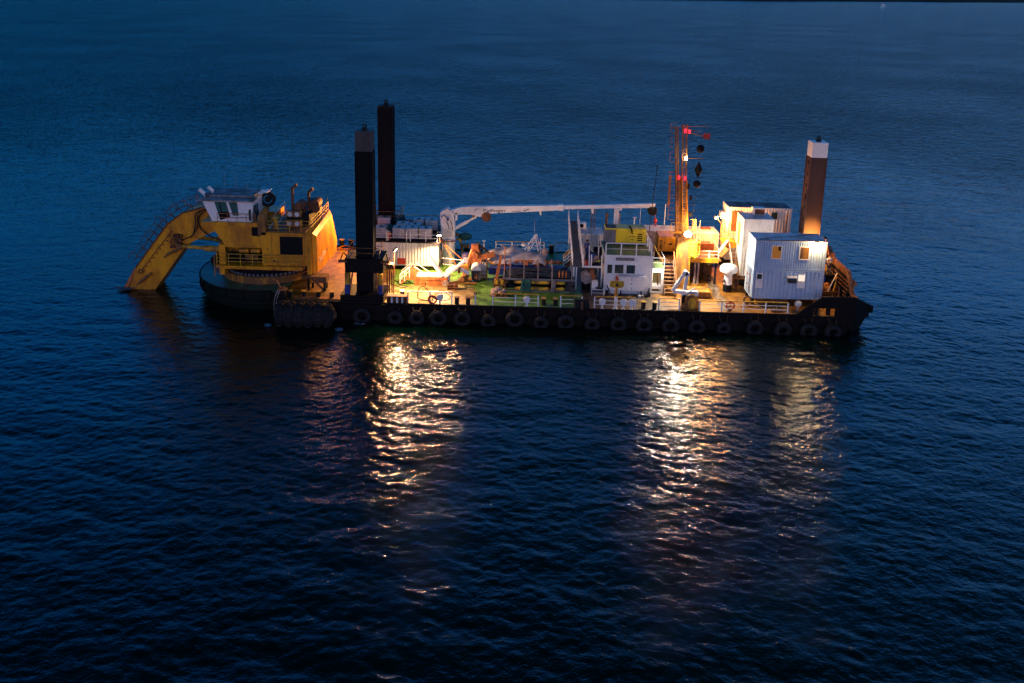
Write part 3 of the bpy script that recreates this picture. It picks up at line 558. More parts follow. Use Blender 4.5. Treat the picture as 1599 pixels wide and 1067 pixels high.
mb = MB(); mb.box((-25.2, BY0 + .35, 2.1), (-22.1, BY0 + .98, 2.9)); P('machinery', mb, 'blk', E_)
for x in (-23.75, -22.75): P('accumulator', MB().cyl((x - .4, BY0 + .45, 3.15), (x + .4, BY0 + .45, 3.15), .2), 'yel', E_)
P('valve_block', MB().box((-23.6, BY0 + .2, 2.4), (-22.5, BY0 + .4, 2.9)), 'ydk', E_)
mb = MB(); 
for i in range(5): mb.box((-25.1 + i * .28, BY0 + .15, 2.2 + .1 * (i % 3)), (-24.95 + i * .28, BY0 + .35, 3.0 - .12 * (i % 2)))
P('pipe_fittings', mb, 'dark', E_)
P('hose', MB().curve([(-25.3, BY0 + .3, 3.5), (-25.0, BY0 + .1, 3.0), (-24.6, BY0 + .3, 3.3), (-24.2, BY0 + .1, 2.7)], .05), 'rub', E_)
mb = MB()
for x in (-21.2, -19.9, -18.3): mb.box((x, BY0 - .006, 2.1), (x + .025, BY0 + .001, 4.95))
for x in (-25.2, -24.1, -23.0): mb.box((x, BY0 + .04, 4.2 if x > -25 else 4.4), (x + .025, BY0 + .051, 5.45))
mb.box((-21.9, BY0 - .006, 2.9), (-18.0, BY0 + .001, 2.925)).box((-21.9, BY0 - .006, 4.8), (-18.0, BY0 + .001, 4.82)).box((-21.6, BY0 - .03, 3.4), (-21.5, BY0, 3.6)).box((-21.1, BY0 - .03, 2.3), (-20.7, BY0, 2.5))
P('panel_seams', mb, 'brn', E_)
wr = MB()
for z in (2.45, 2.75, 3.12): wr.cyl((-25.9, BY0 - .5, z), (-18.6, BY0 - .5, z), .03, 6)
for x in np.linspace(-25.9, -18.6, 8): wr.cyl((x, BY0 - .5, 2.06), (x, BY0 - .5, 3.12), .035, 6)
wk = P('walkway', MB().box((-25.95, BY0 - .6, 1.9), (-18.5, BY0 - .16, 2.06)), 'yel', E_); P('railing', wr, 'ysafe', wk)
P('access_ladder', MB().bar((-26.15, BY0 - .4, 1.0), (-26.15, BY0 - .4, 3.0), .08).bar((-26.15, BY0 + .3, 1.0), (-26.15, BY0 + .3, 3.0), .08).box((-26.2, BY0 - .4, 1.4), (-26.1, BY0 + .3, 1.45)).box((-26.2, BY0 - .4, 2.0), (-26.1, BY0 + .3, 2.05)).box((-26.2, BY0 - .4, 2.6), (-26.1, BY0 + .3, 2.65)), 'ydk', E_)
# counterweight, rounded at the far lower corner
def cwprof(x): return [(3.5, 1.0), (5.8, 1.15), (10.2, 1.35), (10.75, 2.0), (10.5, 3.6), (10.0, 5.3), (6.0, 5.1), (3.35, 5.0)]
vs = []; secs = ((-18.15, 0.0), (-17.62, 0.0), (-17.35, .35))
A = [(3.45, .95), (5.2, 1.0), (9.9, 1.25), (10.75, 2.1), (10.6, 3.4), (10.1, 5.35), (6.2, 5.12), (3.4, 5.02)]
for x, sh in secs:
    for (y, z) in A:
        bulge = (.42 * max(0, min(1, (3.4 - z) / 1.8)) + .05) * max(0, min(1, (y - 3) / 6))
        vs.append((x + bulge + (.0 if sh == 0 else 0), y + (sh if y < 6 else -sh), z + (-sh if z > 4 else sh * .8)))
mb = MB(); n = len(A); mb.add(vs, [(j * n + i, j * n + (i + 1) % n, (j + 1) * n + (i + 1) % n, (j + 1) * n + i) for j in range(2) for i in range(n)] + [tuple(range(2 * n, 3 * n))])
cw = P('counterweight', mb, 'yel', E_)
# marks on the counterweight: slanted pale stripes, a dark lettered band and a small emblem
def cwpt(y, z): return (-17.35 + (.42 * max(0, min(1, (3.4 - z) / 1.8)) + .05) * max(0, min(1, (y - 3) / 6)) + .02, y, z)
mb = MB()
for i in range(7):
    y = 4.35 + i * .30; z = 2.0 + i * .055; mb.add([cwpt(y, z), cwpt(y + .13, z), cwpt(y + .28, z + .62), cwpt(y + .15, z + .62)], [(0, 1, 2, 3)])
P('pale_stripes', mb, 'wht', cw)
mb = MB()
for i in range(9):
    y = 6.6 + i * .36; z = 2.38 + i * .045
    mb.add([cwpt(y, z), cwpt(y + .26, z + .02), cwpt(y + .26, z + .55), cwpt(y, z + .55)], [(0, 1, 2, 3)])
P('dark_band', mb, 'rust', cw)
mb = MB()
for dy, dz, a, b in ((0, 0, .35, .3), (.4, .1, .32, .34), (.8, .05, .3, .4), (.2, .42, .4, .22), (.72, .5, .35, .2)): mb.add([cwpt(7.3 + dy, 4.05 + dz), cwpt(7.3 + dy + a, 4.05 + dz), cwpt(7.4 + dy + a, 4.05 + dz + b), cwpt(7.4 + dy, 4.05 + dz + b)], [(0, 1, 2, 3)])
P('red_emblem', mb, 'red', cw)
mb = MB(); mb.add([tuple(np.array(cwpt(y, z)) - np.array((.012, 0, 0))) for y, z in ((7.2, 3.95), (8.6, 3.95), (8.7, 4.85), (7.3, 4.85))], [(0, 1, 2, 3)]); P('emblem_backing', mb, 'bag', cw)
P('rear_post', MB().box((-18.05, BY0 - .18, 1.15), (-17.72, BY0 + .2, 4.9)).bar((-17.9, BY0 - .05, 1.2), (-17.75, BY0 - .05, .55), .2), 'yel', E_)
# cab
CY0, CY1 = 3.45, 6.6
bot = -26.35; 
mb = MB(); mb.hexa([(bot, CY0, 5.88), (-22.85, CY0, 5.88), (-22.85, CY1, 5.88), (bot, CY1, 5.88), (-27.15, CY0, 7.72), (-22.75, CY0, 7.72), (-22.75, CY1, 7.72), (-27.15, CY1, 7.72)])
cb = P('cab', mb, 'wht', E_)
def cabq(xa, xb, za, zb, y=CY0 - .02):
    f = lambda z: (z - 5.88) / 1.84 * -.8
    return [(xa + f(za) * (1 if xa < -24.2 else .0), y, za), (xb + f(za) * (1 if xb < -24.2 else .6), y, za), (xb + f(zb) * (1 if xb < -24.2 else .6), y, zb), (xa + f(zb) * (1 if xa < -24.2 else .0), y, zb)]
mb = MB(); mb.add([(-25.62, CY0 - .02, 5.98), (-24.75, CY0 - .02, 6.28), (-25.05, CY0 - .02, 7.62), (-26.08, CY0 - .02, 7.62)], [(0, 1, 2, 3)]); P('side_window', mb, 'teal', cb)
mb = MB(); mb.add([(-24.5, CY0 - .02, 6.42), (-24.0, CY0 - .02, 6.42), (-24.1, CY0 - .02, 7.62), (-24.85, CY0 - .02, 7.62)], [(0, 1, 2, 3)]); P('side_window', mb, 'teal', cb)
mb = MB(); mb.add([(-25.6, CY0 - .03, 5.99), (-24.75, CY0 - .03, 6.29), (-24.83, CY0 - .03, 6.75), (-25.75, CY0 - .03, 6.72)], [(0, 1, 2, 3)]); mb.add([(-25.52, CY0 - .035, 6.72), (-25.44, CY0 - .035, 6.72), (-25.6, CY0 - .035, 7.6), (-25.7, CY0 - .035, 7.6)], [(0, 1, 2, 3)]); P('window_frame', mb, 'blk', cb)
mb = MB(); mb.add([(bot - .1, CY0 + .15, 6.0), (bot - .1, CY1 - .15, 6.0), (-27.1, CY1 - .15, 7.6), (-27.1, CY0 + .15, 7.6)], [(0, 1, 2, 3)]); P('front_window', mb, 'glass', cb)
P('door', MB().box((-23.12, CY0 - .03, 6.0), (-22.9, CY0 - .005, 7.0)).box((-22.74, CY0 + .3, 5.9), (-22.6, CY0 + 1.2, 7.3)), 'glass', cb)
rf = P('cab_roof', MB().box((-27.6, CY0 - .35, 7.73), (-22.62, CY0 + .85, 7.86)).box((-27.2, CY0 + .75, 7.88), (-22.9, CY1 + .2, 8.03)), 'grey', E_)
for dx, dy in ((0, 0), (.45, .9)):
    P('floodlight', MB().cyl((-27.1 + dx, CY0 + .5 + dy, 8.2), (-27.45 + dx, CY0 + .3 + dy, 8.62), .17, 12).cyl((-27.1 + dx, CY0 + .6 + dy, 7.86), (-27.2 + dx, CY0 + .5 + dy, 8.3), .05), 'wht', rf)
for x in (-26.2, -25.2, -24.2): P('aerial', MB().cyl((x, CY1, 8.0), (x, CY1, 9.4 + (x == -24.2) * -.8), .008, 5), 'textg', rf)
mb = MB()
for i in range(3): mb.hexa([(-22.95, 5.2 + i * .55, 7.95), (-22.0, 5.4 + i * .55, 8.05), (-22.0, 5.75 + i * .55, 8.05), (-22.95, 5.55 + i * .55, 7.95), (-22.95, 5.2 + i * .55, 8.0), (-22.0, 5.4 + i * .55, 8.1), (-22.0, 5.75 + i * .55, 8.1), (-22.95, 5.55 + i * .55, 8.0)])
P('louvre_canopy', mb, 'wht', rf)
mb = MB()
for z in (6.3, 6.65): mb.cyl((-25.8, BY0 - .1, z), (-22.5, BY0 - .1, z), .025, 6)
for x in (-25.8, -24.9, -24.1, -23.3, -22.9, -22.5): mb.cyl((x, BY0 - .1, 5.86), (x, BY0 - .1, 6.65), .025, 6)
P('cab_railing', mb, 'orng', E_)
P('hose_reel', MB().torus((-22.35, 6.6, 7.15), (.3, -1, 0), .55, .16, 24, 8).cyl((-22.35, 6.5, 7.15), (-22.35, 6.9, 7.15), .3), 'rub', E_)
mb = MB().box((-22.35, BY0 + .0, 4.75), (-21.65, BY0 + .9, 6.35)).hexa([(-22.35, BY0, 6.35), (-21.65, BY0, 6.35), (-21.65, BY0 + .9, 6.35), (-22.35, BY0 + .9, 6.35), (-22.2, BY0 + .2, 6.7), (-21.8, BY0 + .2, 6.7), (-21.5, BY0 + .9, 7.1), (-21.9, BY0 + .9, 7.1)])
P('air_intake_box', mb, 'ydk', E_)
# engine deck
P('engine_deck', MB().box((-21.6, BY0 + .2, 5.003), (-18.2, BY1 - .2, 5.1)), 'brn', E_)
P('engine_cowl', MB().box((-20.4, 5.6, 5.1), (-18.4, 10.2, 6.1)), 'dark', E_)
mb = MB().box((-20.3, 5.1, 5.95), (-19.0, 5.5, 6.5)).box((-20.3, 4.9, 5.1), (-18.9, 5.3, 5.75)); P('cooler_box', mb, 'ydk', E_)
for x, z in ((-19.98, 6.22), (-19.35, 6.22), (-20.0, 5.42), (-19.3, 5.42)): P('fan', MB().cyl((x, 5.09 if z > 6 else 4.89, z), (x, 5.03 if z > 6 else 4.84, z), .21, 16), 'plast', E_)
for x, y, zt in ((-19.95, 6.0, 8.55), (-18.75, 7.0, 8.0)):
    e = P('exhaust_pipe', MB().cyl((x, y, 6.0), (x, y, zt - .15), .13, 12).cyl((x, y, zt - .2), (x + .32, y - .02, zt + .12), .13, 12).cyl((x + .3, y - .02, zt + .1), (x + .42, y - .03, zt + .14), .16, 12, caps=True), 'rust', E_)
    P('muffler', MB().cyl((x + .6, y - .35, 6.75), (x + .6, y + 1.0, 6.75), .43, 18).box((x + .2, y, 5.9), (x + 1, y + .8, 6.4)), 'rust', e)
P('filter_post', MB().cyl((-21.05, 4.2, 5.1), (-21.05, 4.2, 6.0), .16).box((-21.3, 3.95, 6.0), (-20.8, 4.45, 6.22)), 'ysafe', E_)
P('turbo_housing', MB().sph((-18.5, 8.3, 6.3), .55, 12, 8).box((-19.2, 8.5, 6.0), (-18.2, 9.8, 6.6)), 'dark', E_)
mb = MB()
for (x0, y0, x1, y1, z) in ((-21.6, 3.45, -19.6, 3.45, 5.05), (-18.6, 3.45, -17.9, 3.5, 5.1), (-17.8, 3.6, -17.75, 10.3, 5.15), (-21.6, 3.45, -21.6, 5, 5.05)):
    d = Vector((x1 - x0, y1 - y0, 0)); k = max(1, int(d.length / .8))
    for i in range(k + 1): q = Vector((x0, y0, z)) + d * (i / k); mb.cyl(q, q + Vector((0, 0, .95)), .03, 6)
    for h in (.32, .64, .95): mb.cyl((x0, y0, z + h), (x1, y1, z + h), .026, 6)
P('deck_railing', mb, 'ysafe', E_)
P('stair_rail', MB().cyl((-21.5, 4.6, 5.9), (-20.7, 6.2, 7.1), .03, 6).cyl((-20.7, 6.2, 5.5), (-20.7, 6.2, 7.1), .03, 6).cyl((-21.1, 5.4, 5.3), (-20.4, 6.6, 6.6), .03, 6), 'lgrey', E_)
P('aerial', MB().cyl((-17.9, 6.5, 5.3), (-17.85, 6.5, 7.6), .02, 5).cyl((-17.7, 8.5, 5.5), (-17.5, 8.9, 6.9), .03, 5), 'dark', E_)
# boom
BM = [(-25.0, 4.3), (-26.49, 4.5), (-27.68, 3.95), (-29.18, 3.15), (-29.79, 2.73), (-31.59, .24), (-32.69, -1.3), (-33.6, -2.6), (-35.6, -2.6), (-34.76, -1.28), (-34.68, -.28), (-34.44, .59), (-32.69, 2.95), (-31.29, 4.8), (-30.6, 5.4), (-29.89, 5.86), (-29.1, 6.2), (-28.13, 6.45), (-26.2, 6.25), (-25.0, 6.0)]
def tri_prism(poly, y0, y1):
    """prism whose concave side is split cleanly (top and bottom chains have equal count)"""
    mb = MB(); lo = BM[:10]; hi = BM[10:][::-1]
    lo = [BM[0], BM[1], BM[2], BM[3], BM[4], BM[5], BM[6], BM[7]]; hi = [BM[19], BM[18], BM[17], BM[15], BM[13], BM[12], BM[11], BM[8]]
    for i in range(7):
        for y in (y0, y1): mb.add([(lo[i][0], y, lo[i][1]), (lo[i + 1][0], y, lo[i + 1][1]), (hi[i + 1][0], y, hi[i + 1][1]), (hi[i][0], y, hi[i][1])], [(0, 1, 2, 3)])
        for c in (lo, hi): mb.add([(c[i][0], y0, c[i][1]), (c[i + 1][0], y0, c[i + 1][1]), (c[i + 1][0], y1, c[i + 1][1]), (c[i][0], y1, c[i][1])], [(0, 1, 2, 3)])
    mb.add([(lo[0][0], y0, lo[0][1]), (hi[0][0], y0, hi[0][1]), (hi[0][0], y1, hi[0][1]), (lo[0][0], y1, lo[0][1])], [(0, 1, 2, 3)]); return mb
bo = P('boom', tri_prism(BM, 5.8, 7.9), 'yel', E_)
top = [(-28.0, 6.42), (-29.89, 5.86), (-31.29, 4.8), (-32.69, 2.95), (-34.44, .59)]
mb = MB(); 
for (a, b), (c, d) in zip(top[:-1], top[1:]): mb.bar((a, 5.78, b + .02), (c, 5.78, d + .02), .12).bar((a, 7.92, b + .02), (c, 7.92, d + .02), .12)
P('flange', mb, 'rust', bo)
mb = MB(); r3 = random.Random(4)
for (a, b), (c, d) in zip(top[:-1], top[1:]):
    L_ = math.hypot(c - a, d - b); nx, nz = -(b - d) / L_ * -1, 0; tx, tz = (c - a) / L_, (d - b) / L_; nx, nz = tz, -tx
    if nz < 0 and nx > 0: nx, nz = -nx, -nz
    if nx > 0: nx, nz = -nx, -nz
    k = max(2, int(L_ / .75))
    for i in range(k):
        f = i / k; x = a + (c - a) * f; z = b + (d - b) * f
        for yy in (5.95, 7.7):
            mb.cyl((x, yy, z), (x + nx * 1.0, yy, z + nz * 1.0), .03, 6)
            mb.cyl((x + nx * .5, yy, z + nz * .5), (x + nx * .5 + tx * .5, yy, z + nz * .5 + tz * .5), .025, 5)
        mb.cyl((x + nx * r3.uniform(.2, .5), 5.95, z + nz * .3), (x + nx * .9, 7.7, z + nz * .9), .02, 5)
        if i % 2 == 0: mb.path([(x + nx * 1.0, 5.95, z + nz * 1.0), (x + nx * 1.3 + tx * .3, 6.2, z + nz * 1.3 + tz * .3), (x + nx * 1.05 + tx * .7, 6.0, z + nz * 1.05 + tz * .7)], .025, 5)
    for h in (.55, 1.0): mb.cyl((a + nx * h, 5.95, b + nz * h), (c + nx * h, 5.95, d + nz * h), .022, 5)
    mb.cyl((a + nx, 7.7, b + nz), (c + nx, 7.7, d + nz), .022, 5)
P('boom_ladder_rail', mb, 'rust', bo)
P('boom_hose', MB().curve([(-27.8, 5.7, 6.3), (-28.6, 5.6, 5.9), (-28.7, 5.6, 4.9), (-29.0, 5.6, 3.9), (-29.9, 5.65, 3.4), (-30.6, 5.7, 3.0)], .055).curve([(-27.6, 5.7, 6.3), (-28.3, 5.55, 5.6), (-28.2, 5.5, 4.6), (-27.4, 5.5, 3.9), (-26.4, 5.4, 3.5), (-25.6, 5.0, 3.0)], .055).curve([(-27.9, 5.7, 6.35), (-28.45, 5.6, 5.7), (-28.5, 5.6, 4.7), (-29.2, 5.6, 3.6)], .045), 'rub', bo)
mb = MB(); r4 = random.Random(2)
for i in range(12):
    x = -30.6 + r4.uniform(-.5, .45); z = 3.2 + r4.uniform(-.6, .6); mb.box((x, 5.45, z), (x + r4.uniform(.12, .35), 5.8, z + r4.uniform(.1, .35)))
mb.torus((-30.6, 5.55, 3.2), (0, 1, 0), .4, .07, 16, 6); P('valve_cluster', mb, 'rust', bo)
mb = MB(); 
mb.cyl((-31.4, 5.6, 2.0), (-29.9, 5.6, 2.75), .13).cyl((-31.7, 5.6, 1.7), (-31.4, 5.6, 2.0), .08); P('side_cylinder', mb, 'ydk', bo)
P('side_cylinder', MB().cyl((-34.1, 5.6, -.75), (-33.0, 5.6, .15), .12).cyl((-34.4, 5.6, -1.0), (-34.0, 5.6, -.65), .07), 'ydk', bo)
mb = MB()
for i in range(9):
    f = i / 8; x = -31.2 - 2.6 * f; z = 3.6 - 3.3 * f; mb.box((x, 5.74, z), (x + .16, 5.8, z + .1))
mb.torus((-34.0, 5.72, .25), (0, 1, 0), .18, .05, 14, 6); mb.path([(-30.9, 5.72, 4.2), (-32.5, 5.72, 2.2), (-33.9, 5.72, .4)], .04); P('pipe_clips', mb, 'rust', bo)
for y in (5.45, 8.25):
    c = P('boom_cylinder', MB().cyl((-30.1, y, 2.86), (-27.9, y, 2.74), .17, 16).cyl((-27.9, y, 2.74), (-25.5, y, 2.6), .26, 16), 'ysafe', E_)
    P('pin', MB().cyl((-30.15, y - .25, 2.86), (-30.15, y + .25, 2.86), .28, 12), 'ydk', c)
st = P('stick', MB().cyl((-34.6, 6.3, .3), (-36.0, 6.0, -2.2), .24, 14).bar((-34.7, 6.8, -.4), (-35.9, 6.6, -2.6), .5), 'orng', E_)
P('ring_gear_guard', MB().box((-25.85, BY0 + .1, 1.0), (-25.5, BY0 + 1.2, 1.62)), 'yel', E_)
ONE('foam', MB().add([(-35.5 + .8 * math.cos(a) * (1 + .4 * math.sin(5 * a)), 5.6 + .6 * math.sin(a) * (1 + .3 * math.cos(4 * a)), -1.36 + .04 * math.sin(3 * a)) for a in [2 * PI * i / 26 for i in range(26)]], [tuple(range(26))]), 'foam', 'white foam where the excavator arm enters the water', 'foam', kind='stuff')
# steel trestle by the excavator
t = T('steel_trestle', (-17.4, 3, 0), 'rusty steel trestle table standing on the ochre deck below the excavator counterweight', 'trestle')
P('top', MB().box((-18.5, 2.6, 1.15), (-16.3, 3.7, 1.3)).box((-17.3, 2.6, .75), (-16.3, 3.7, 1.15)), 'rust', t)
for x, y in ((-17.9, 2.8), (-17.7, 3.5), (-16.5, 2.8), (-16.5, 3.5)): P('leg', MB().box((x - .1, y - .1, 0), (x + .1, y + .1, 1.15)), 'dark', t)
P('brace', MB().bar((-17.6, 2.75, 1.1), (-16.6, 2.75, .1), .14), 'rust', t)

# ------------------------------------------------------------------ containers
def container(name, label, cat, x, y, z, L_, D_, H_, mat='wht2', group=None, roof='lgrey', smooth_front=False, roofrib=False, pitch=.28, dep=.05):
    t = T(name, (x, y, z), label, cat, group); mb = MB()
    pr = pitch
    if smooth_front:
        mb.add([(x, y + .02, z), (x + L_, y + .02, z), (x + L_, y + .02, z + H_), (x, y + .02, z + H_)], [(0, 1, 2, 3)])
        for i in range(int(L_ / .3)): mb.box((x + .2 + i * .3, y + .008, z + .15), (x + .215 + i * .3, y + .02, z + H_ - .15))
    else: mb.corr((x + .1, y + dep + .01), (x + L_ - .1, y + dep + .01), z + .12, z + H_ - .1, dep, pr)
    mb.corr((x + .05, y + D_ - .1), (x + .05, y + .1), z + .12, z + H_ - .1, dep, pr)
    mb.corr((x + L_ - .05, y + .1), (x + L_ - .05, y + D_ - .1), z + .12, z + H_ - .1, dep, pr)
    mb.corr((x + L_ - .1, y + D_ - .05), (x + .1, y + D_ - .05), z + .12, z + H_ - .1, dep, pr)
    P('wall', mb, mat, t)
    mb = MB()
    for a in (0, L_ - .14):
        for b in (0, D_ - .14): mb.box((x + a, y + b, z), (x + a + .14, y + b + .14, z + H_))
    for a, b in ((0, .12), (H_ - .12, H_)):
        mb.box((x + .14, y + .002, z + a + .003), (x + L_ - .14, y + .1, z + b - .003)); mb.box((x + .14, y + D_ - .1, z + a + .003), (x + L_ - .14, y + D_ - .002, z + b - .003))
        mb.box((x + .002, y + .14, z + a + .003), (x + .1, y + D_ - .14, z + b - .003)); mb.box((x + L_ - .1, y + .14, z + a + .003), (x + L_ - .002, y + D_ - .14, z + b - .003))
    P('frame', mb, mat, t)
    mb = MB().box((x + .1, y + .1, z + H_ - .06), (x + L_ - .1, y + D_ - .1, z + H_ - .02))
    if roofrib:
        k = int(L_ / .3)
        for i in range(k): mb.box((x + .15 + i * .3, y + .12, z + H_ - .02), (x + .27 + i * .3, y + D_ - .12, z + H_ + .02))
    P('roof', mb, roof, t)
    P('floor', MB().box((x + .1, y + .1, z + .02), (x + L_ - .1, y + D_ - .1, z + .1)), 'dark', t)
    return t
def window(t, x0, x1, z0, z1, y, mat, frame='wht', fw=.07):
    mb = MB().box((x0 - fw, y - .05, z0 - fw), (x1 + fw, y, z0)).box((x0 - fw, y - .05, z1), (x1 + fw, y, z1 + fw)).box((x0 - fw, y - .05, z0), (x0, y, z1)).box((x1, y - .05, z0), (x1 + fw, y, z1))
    f = P('window', mb, frame, t); P('pane', MB().box((x0, y - .035, z0), (x1, y + .04, z1)), mat, f); return f
# tank store container and its deck
ct = container('shipping_container', 'white corrugated container with red door plate carrying the two rows of liquid tanks', 'container', -13.2, 9.0, .42, 6.06, 2.44, 2.3, group=None, roof='dark')
P('red_plate', MB().box((-11.0, 8.96, .55), (-10.25, 8.985, 1.15)), 'red', ct)
container('shipping_container', 'rear white container hidden behind the one that carries the liquid tanks', 'container', -13.4, 11.8, .42, 6.06, 2.44, 2.3, roof='dark')
t = T('tank_platform', (-10.2, 11.5, 2.74), 'dark platform with pale railing on top of the containers holding the liquid tanks', 'platform')
P('floor', MB().box((-13.6, 8.75, 2.73), (-6.95, 14.5, 2.86)), 'dark', t)
for x in (-13.4, -12.0, -11.85, -10.1, -9.75, -8.3, -7.2, -6.98): P('post', MB().box((x - .03, 8.8, 2.86), (x + .03, 8.86, 3.9)), 'wht', t)
for z in (3.2, 3.55): P('rail', MB().cyl((-13.6, 8.83, z), (-6.95, 8.83, z), .025, 6).cyl((-6.95, 8.83, z), (-6.95, 14.4, z), .025, 6), 'wht', t)
P('rear_rail', MB().cyl((-13.4, 14.45, 3.9), (-6.95, 14.45, 3.9), .03, 6).cyl((-13.4, 14.45, 3.4), (-6.95, 14.45, 3.4), .03, 6).bar((-11.6, 14.4, 2.9), (-11.1, 14.4, 5.0), .07).cyl((-12.2, 14.4, 2.9), (-12.2, 14.4, 4.4), .03), 'ysafe', t)
for x0, x1 in ((-13.0, -12.5), (-9.8, -9.3), (-7.6, -7.1)): P('leg', MB().box((x0, 9.2, .006), (x1, 9.5, .42)).box((x0, 13.6, .006), (x1, 13.9, .42)), 'dark', t)
def ibc(x, y, lb, w_=1.02, d_=1.15, h_=1.0, z=2.862):
    t = T('liquid_tank', (x, y, z), lb, 'tank', 'caged plastic liquid tanks on the container platform')
    P('pallet', MB().box((x, y, z), (x + w_, y + d_, z + .12)), 'dark', t)
    mb = MB().box((x + .03, y + .03, z + .122), (x + w_ - .03, y + d_ - .03, z + h_ + .1)); P('bottle', mb, 'plast', t)
    P('lid', MB().cyl((x + w_ / 2, y + d_ / 2, z + h_ + .1), (x + w_ / 2, y + d_ / 2, z + h_ + .16), .13, 12), 'blk', t)
    mb = MB()
    for i in range(8):
        q = x + w_ * i / 7; mb.box((q - .013, y - .012, z + .12), (q + .013, y + .012, z + h_ + .12)); mb.box((q - .01, y, z + h_ + .11), (q + .01, y + d_, z + h_ + .125)) if i in (0, 2, 5, 7) else None
    for i in range(7):
        q = y + d_ * i / 6
        for xx in (x - .01, x + w_ + .01): mb.box((xx - .012, q - .013, z + .12), (xx + .012, q + .013, z + h_ + .12))
    for i in range(5):
        q = z + .14 + (h_ - .04) * i / 4; mb.box((x - .02, y - .02, q - .012), (x + w_ + .02, y - .005, q + .012)); mb.box((x + w_ + .003, y, q - .012), (x + w_ + .022, y + d_, q + .012)); mb.box((x - .022, y, q - .012), (x - .003, y + d_, q + .012))
    P('cage', mb, 'cage', t); return t
ibc(-13.15, 9.3, 'leftmost front tank next to the red drum'); ibc(-11.5, 9.3, 'front tank just right of the red drum', 1.15)
ibc(-10.28, 9.3, 'front tank third from the crane end of the row', 1.15); ibc(-8.98, 9.3, 'front tank nearest the white crane column', 1.15)
ibc(-11.35, 10.7, 'middle row tank behind the one right of the red drum', 1.15, 1.1, 1.05); ibc(-10.15, 10.7, 'middle row tank left of the two rear right tanks', 1.1, 1.1, .95)
ibc(-13.4, 12.3, 'rear left tank, highest in the picture beside the far spud', 1.2, 1.15, 1.15); ibc(-9.95, 12.3, 'rear tank with greenish side between the dark drum and the crane'); ibc(-8.75, 12.3, 'rear tank nearest the crane column', 1.2)
t = T('oil_drum', (-11.87, 9.6, 2.862), 'bright red drum between two front tanks on the container platform', 'drum'); P('body', MB().cyl((-11.85, 9.6, 2.862), (-11.85, 9.6, 3.55), .25, 18), 'red', t); P('rim', MB().torus((-11.85, 9.6, 3.1), (0, 0, 1), .25, .015, 20, 5).torus((-11.85, 9.6, 3.33), (0, 0, 1), .25, .015, 20, 5), 'red', t); P('lid', MB().cyl((-11.85, 9.6, 3.552), (-11.85, 9.6, 3.62), .24, 18), 'bag', t)
ONE('oil_drum', MB().cyl((-10.3, 12.4, 2.862), (-10.3, 12.4, 3.9), .3, 16).torus((-10.3, 12.4, 3.5), (0, 0, 1), .3, .02, 16, 5), 'rust', 'dark rusty drum behind the middle tanks on the container platform', 'drum')
mb = MB().sph((-12.2, 10.9, 3.1), .8, 16, 10, (1.1, .8, 1.0)).sph((-11.6, 11.3, 3.1), .6, 14, 9, (1.1, .8, 1)); 
ONE('tarp_bundle', mb, 'ttarp', 'rounded teal tarpaulin bundle behind the red drum', 'tarp', loc=(-12, 11, 2.862))

# ------------------------------------------------------------------ white knuckle crane
K = T('deck_crane', (-6.35, 11.7, 0), 'white deck crane with its long boom lying level to the right', 'crane'); cy = 11.7
P('pedestal', MB().lathe((-6.4, cy, 0), [(.62, 0), (.62, 2.1), (.72, 2.15), (.72, 2.45), (.64, 2.5)], 28), 'wht', K)
P('slew_ring', MB().torus((-6.4, cy, 2.3), (0, 0, 1), .74, .07, 28, 6), 'orng', K)
mb = MB(); mb.prism([(-7.05, 2.5), (-5.8, 2.5), (-5.75, 3.6), (-5.9, 5.0), (-6.5, 5.55), (-7.2, 5.1)], cy - .5, cy + .5); kc = P('column', mb, 'wht', K)
mb = MB()
for i in range(5): mb.box((-6.8, cy - .52, 2.7 + i * .14), (-6.0, cy - .503, 2.73 + i * .14))
P('louvres', mb, 'textg', kc); P('column_plate', MB().box((-6.9, cy - .515, 3.4), (-5.95, cy - .501, 3.43)).box((-6.5, cy - .515, 3.2), (-6.38, cy - .501, 3.27)), 'textg', kc)
P('control_arm', MB().curve([(-7.1, cy - .55, 4.6), (-6.8, cy - .6, 4.85), (-6.5, cy - .6, 4.6)], .035).box((-6.55, cy - .7, 4.35), (-6.35, cy - .52, 4.6)), 'blu', kc)
P('counter_plate', MB().box((-5.76, cy - .3, 4.3), (-5.55, cy + .3, 5.1)), 'wht', kc)
P('hose', MB().curve([(-6.6, cy - .52, 4.3), (-6.4, cy - .6, 3.9), (-6.3, cy - .55, 3.5)], .025).curve([(-6.2, cy - .52, 4.4), (-6.05, cy - .6, 3.9), (-6.0, cy - .55, 3.4)], .025), 'rub', kc)
def bprism(lo, hi, y0, y1):
    mb = MB()
    for i in range(len(lo) - 1):
        for y in (y0, y1): mb.add([(lo[i][0], y, lo[i][1]), (lo[i + 1][0], y, lo[i + 1][1]), (hi[i + 1][0], y, hi[i + 1][1]), (hi[i][0], y, hi[i][1])], [(0, 1, 2, 3)])
        for c in (lo, hi): mb.add([(c[i][0], y0, c[i][1]), (c[i + 1][0], y0, c[i + 1][1]), (c[i + 1][0], y1, c[i + 1][1]), (c[i][0], y1, c[i][1])], [(0, 1, 2, 3)])
    for i in (0, -1): mb.add([(lo[i][0], y0, lo[i][1]), (hi[i][0], y0, hi[i][1]), (hi[i][0], y1, hi[i][1]), (lo[i][0], y1, lo[i][1])], [(0, 1, 2, 3)])
    return mb
kb = P('boom', bprism([(-6.3, 4.75), (-5.7, 4.9), (-4.2, 4.92), (-3.4, 4.72), (-2.3, 5.1), (4.5, 5.62)], [(-6.3, 5.3), (-5.2, 5.62), (-4.2, 5.74), (-3.4, 5.76), (-2.3, 5.8), (4.5, 6.08)], cy - .3, cy + .3), 'wht', K)
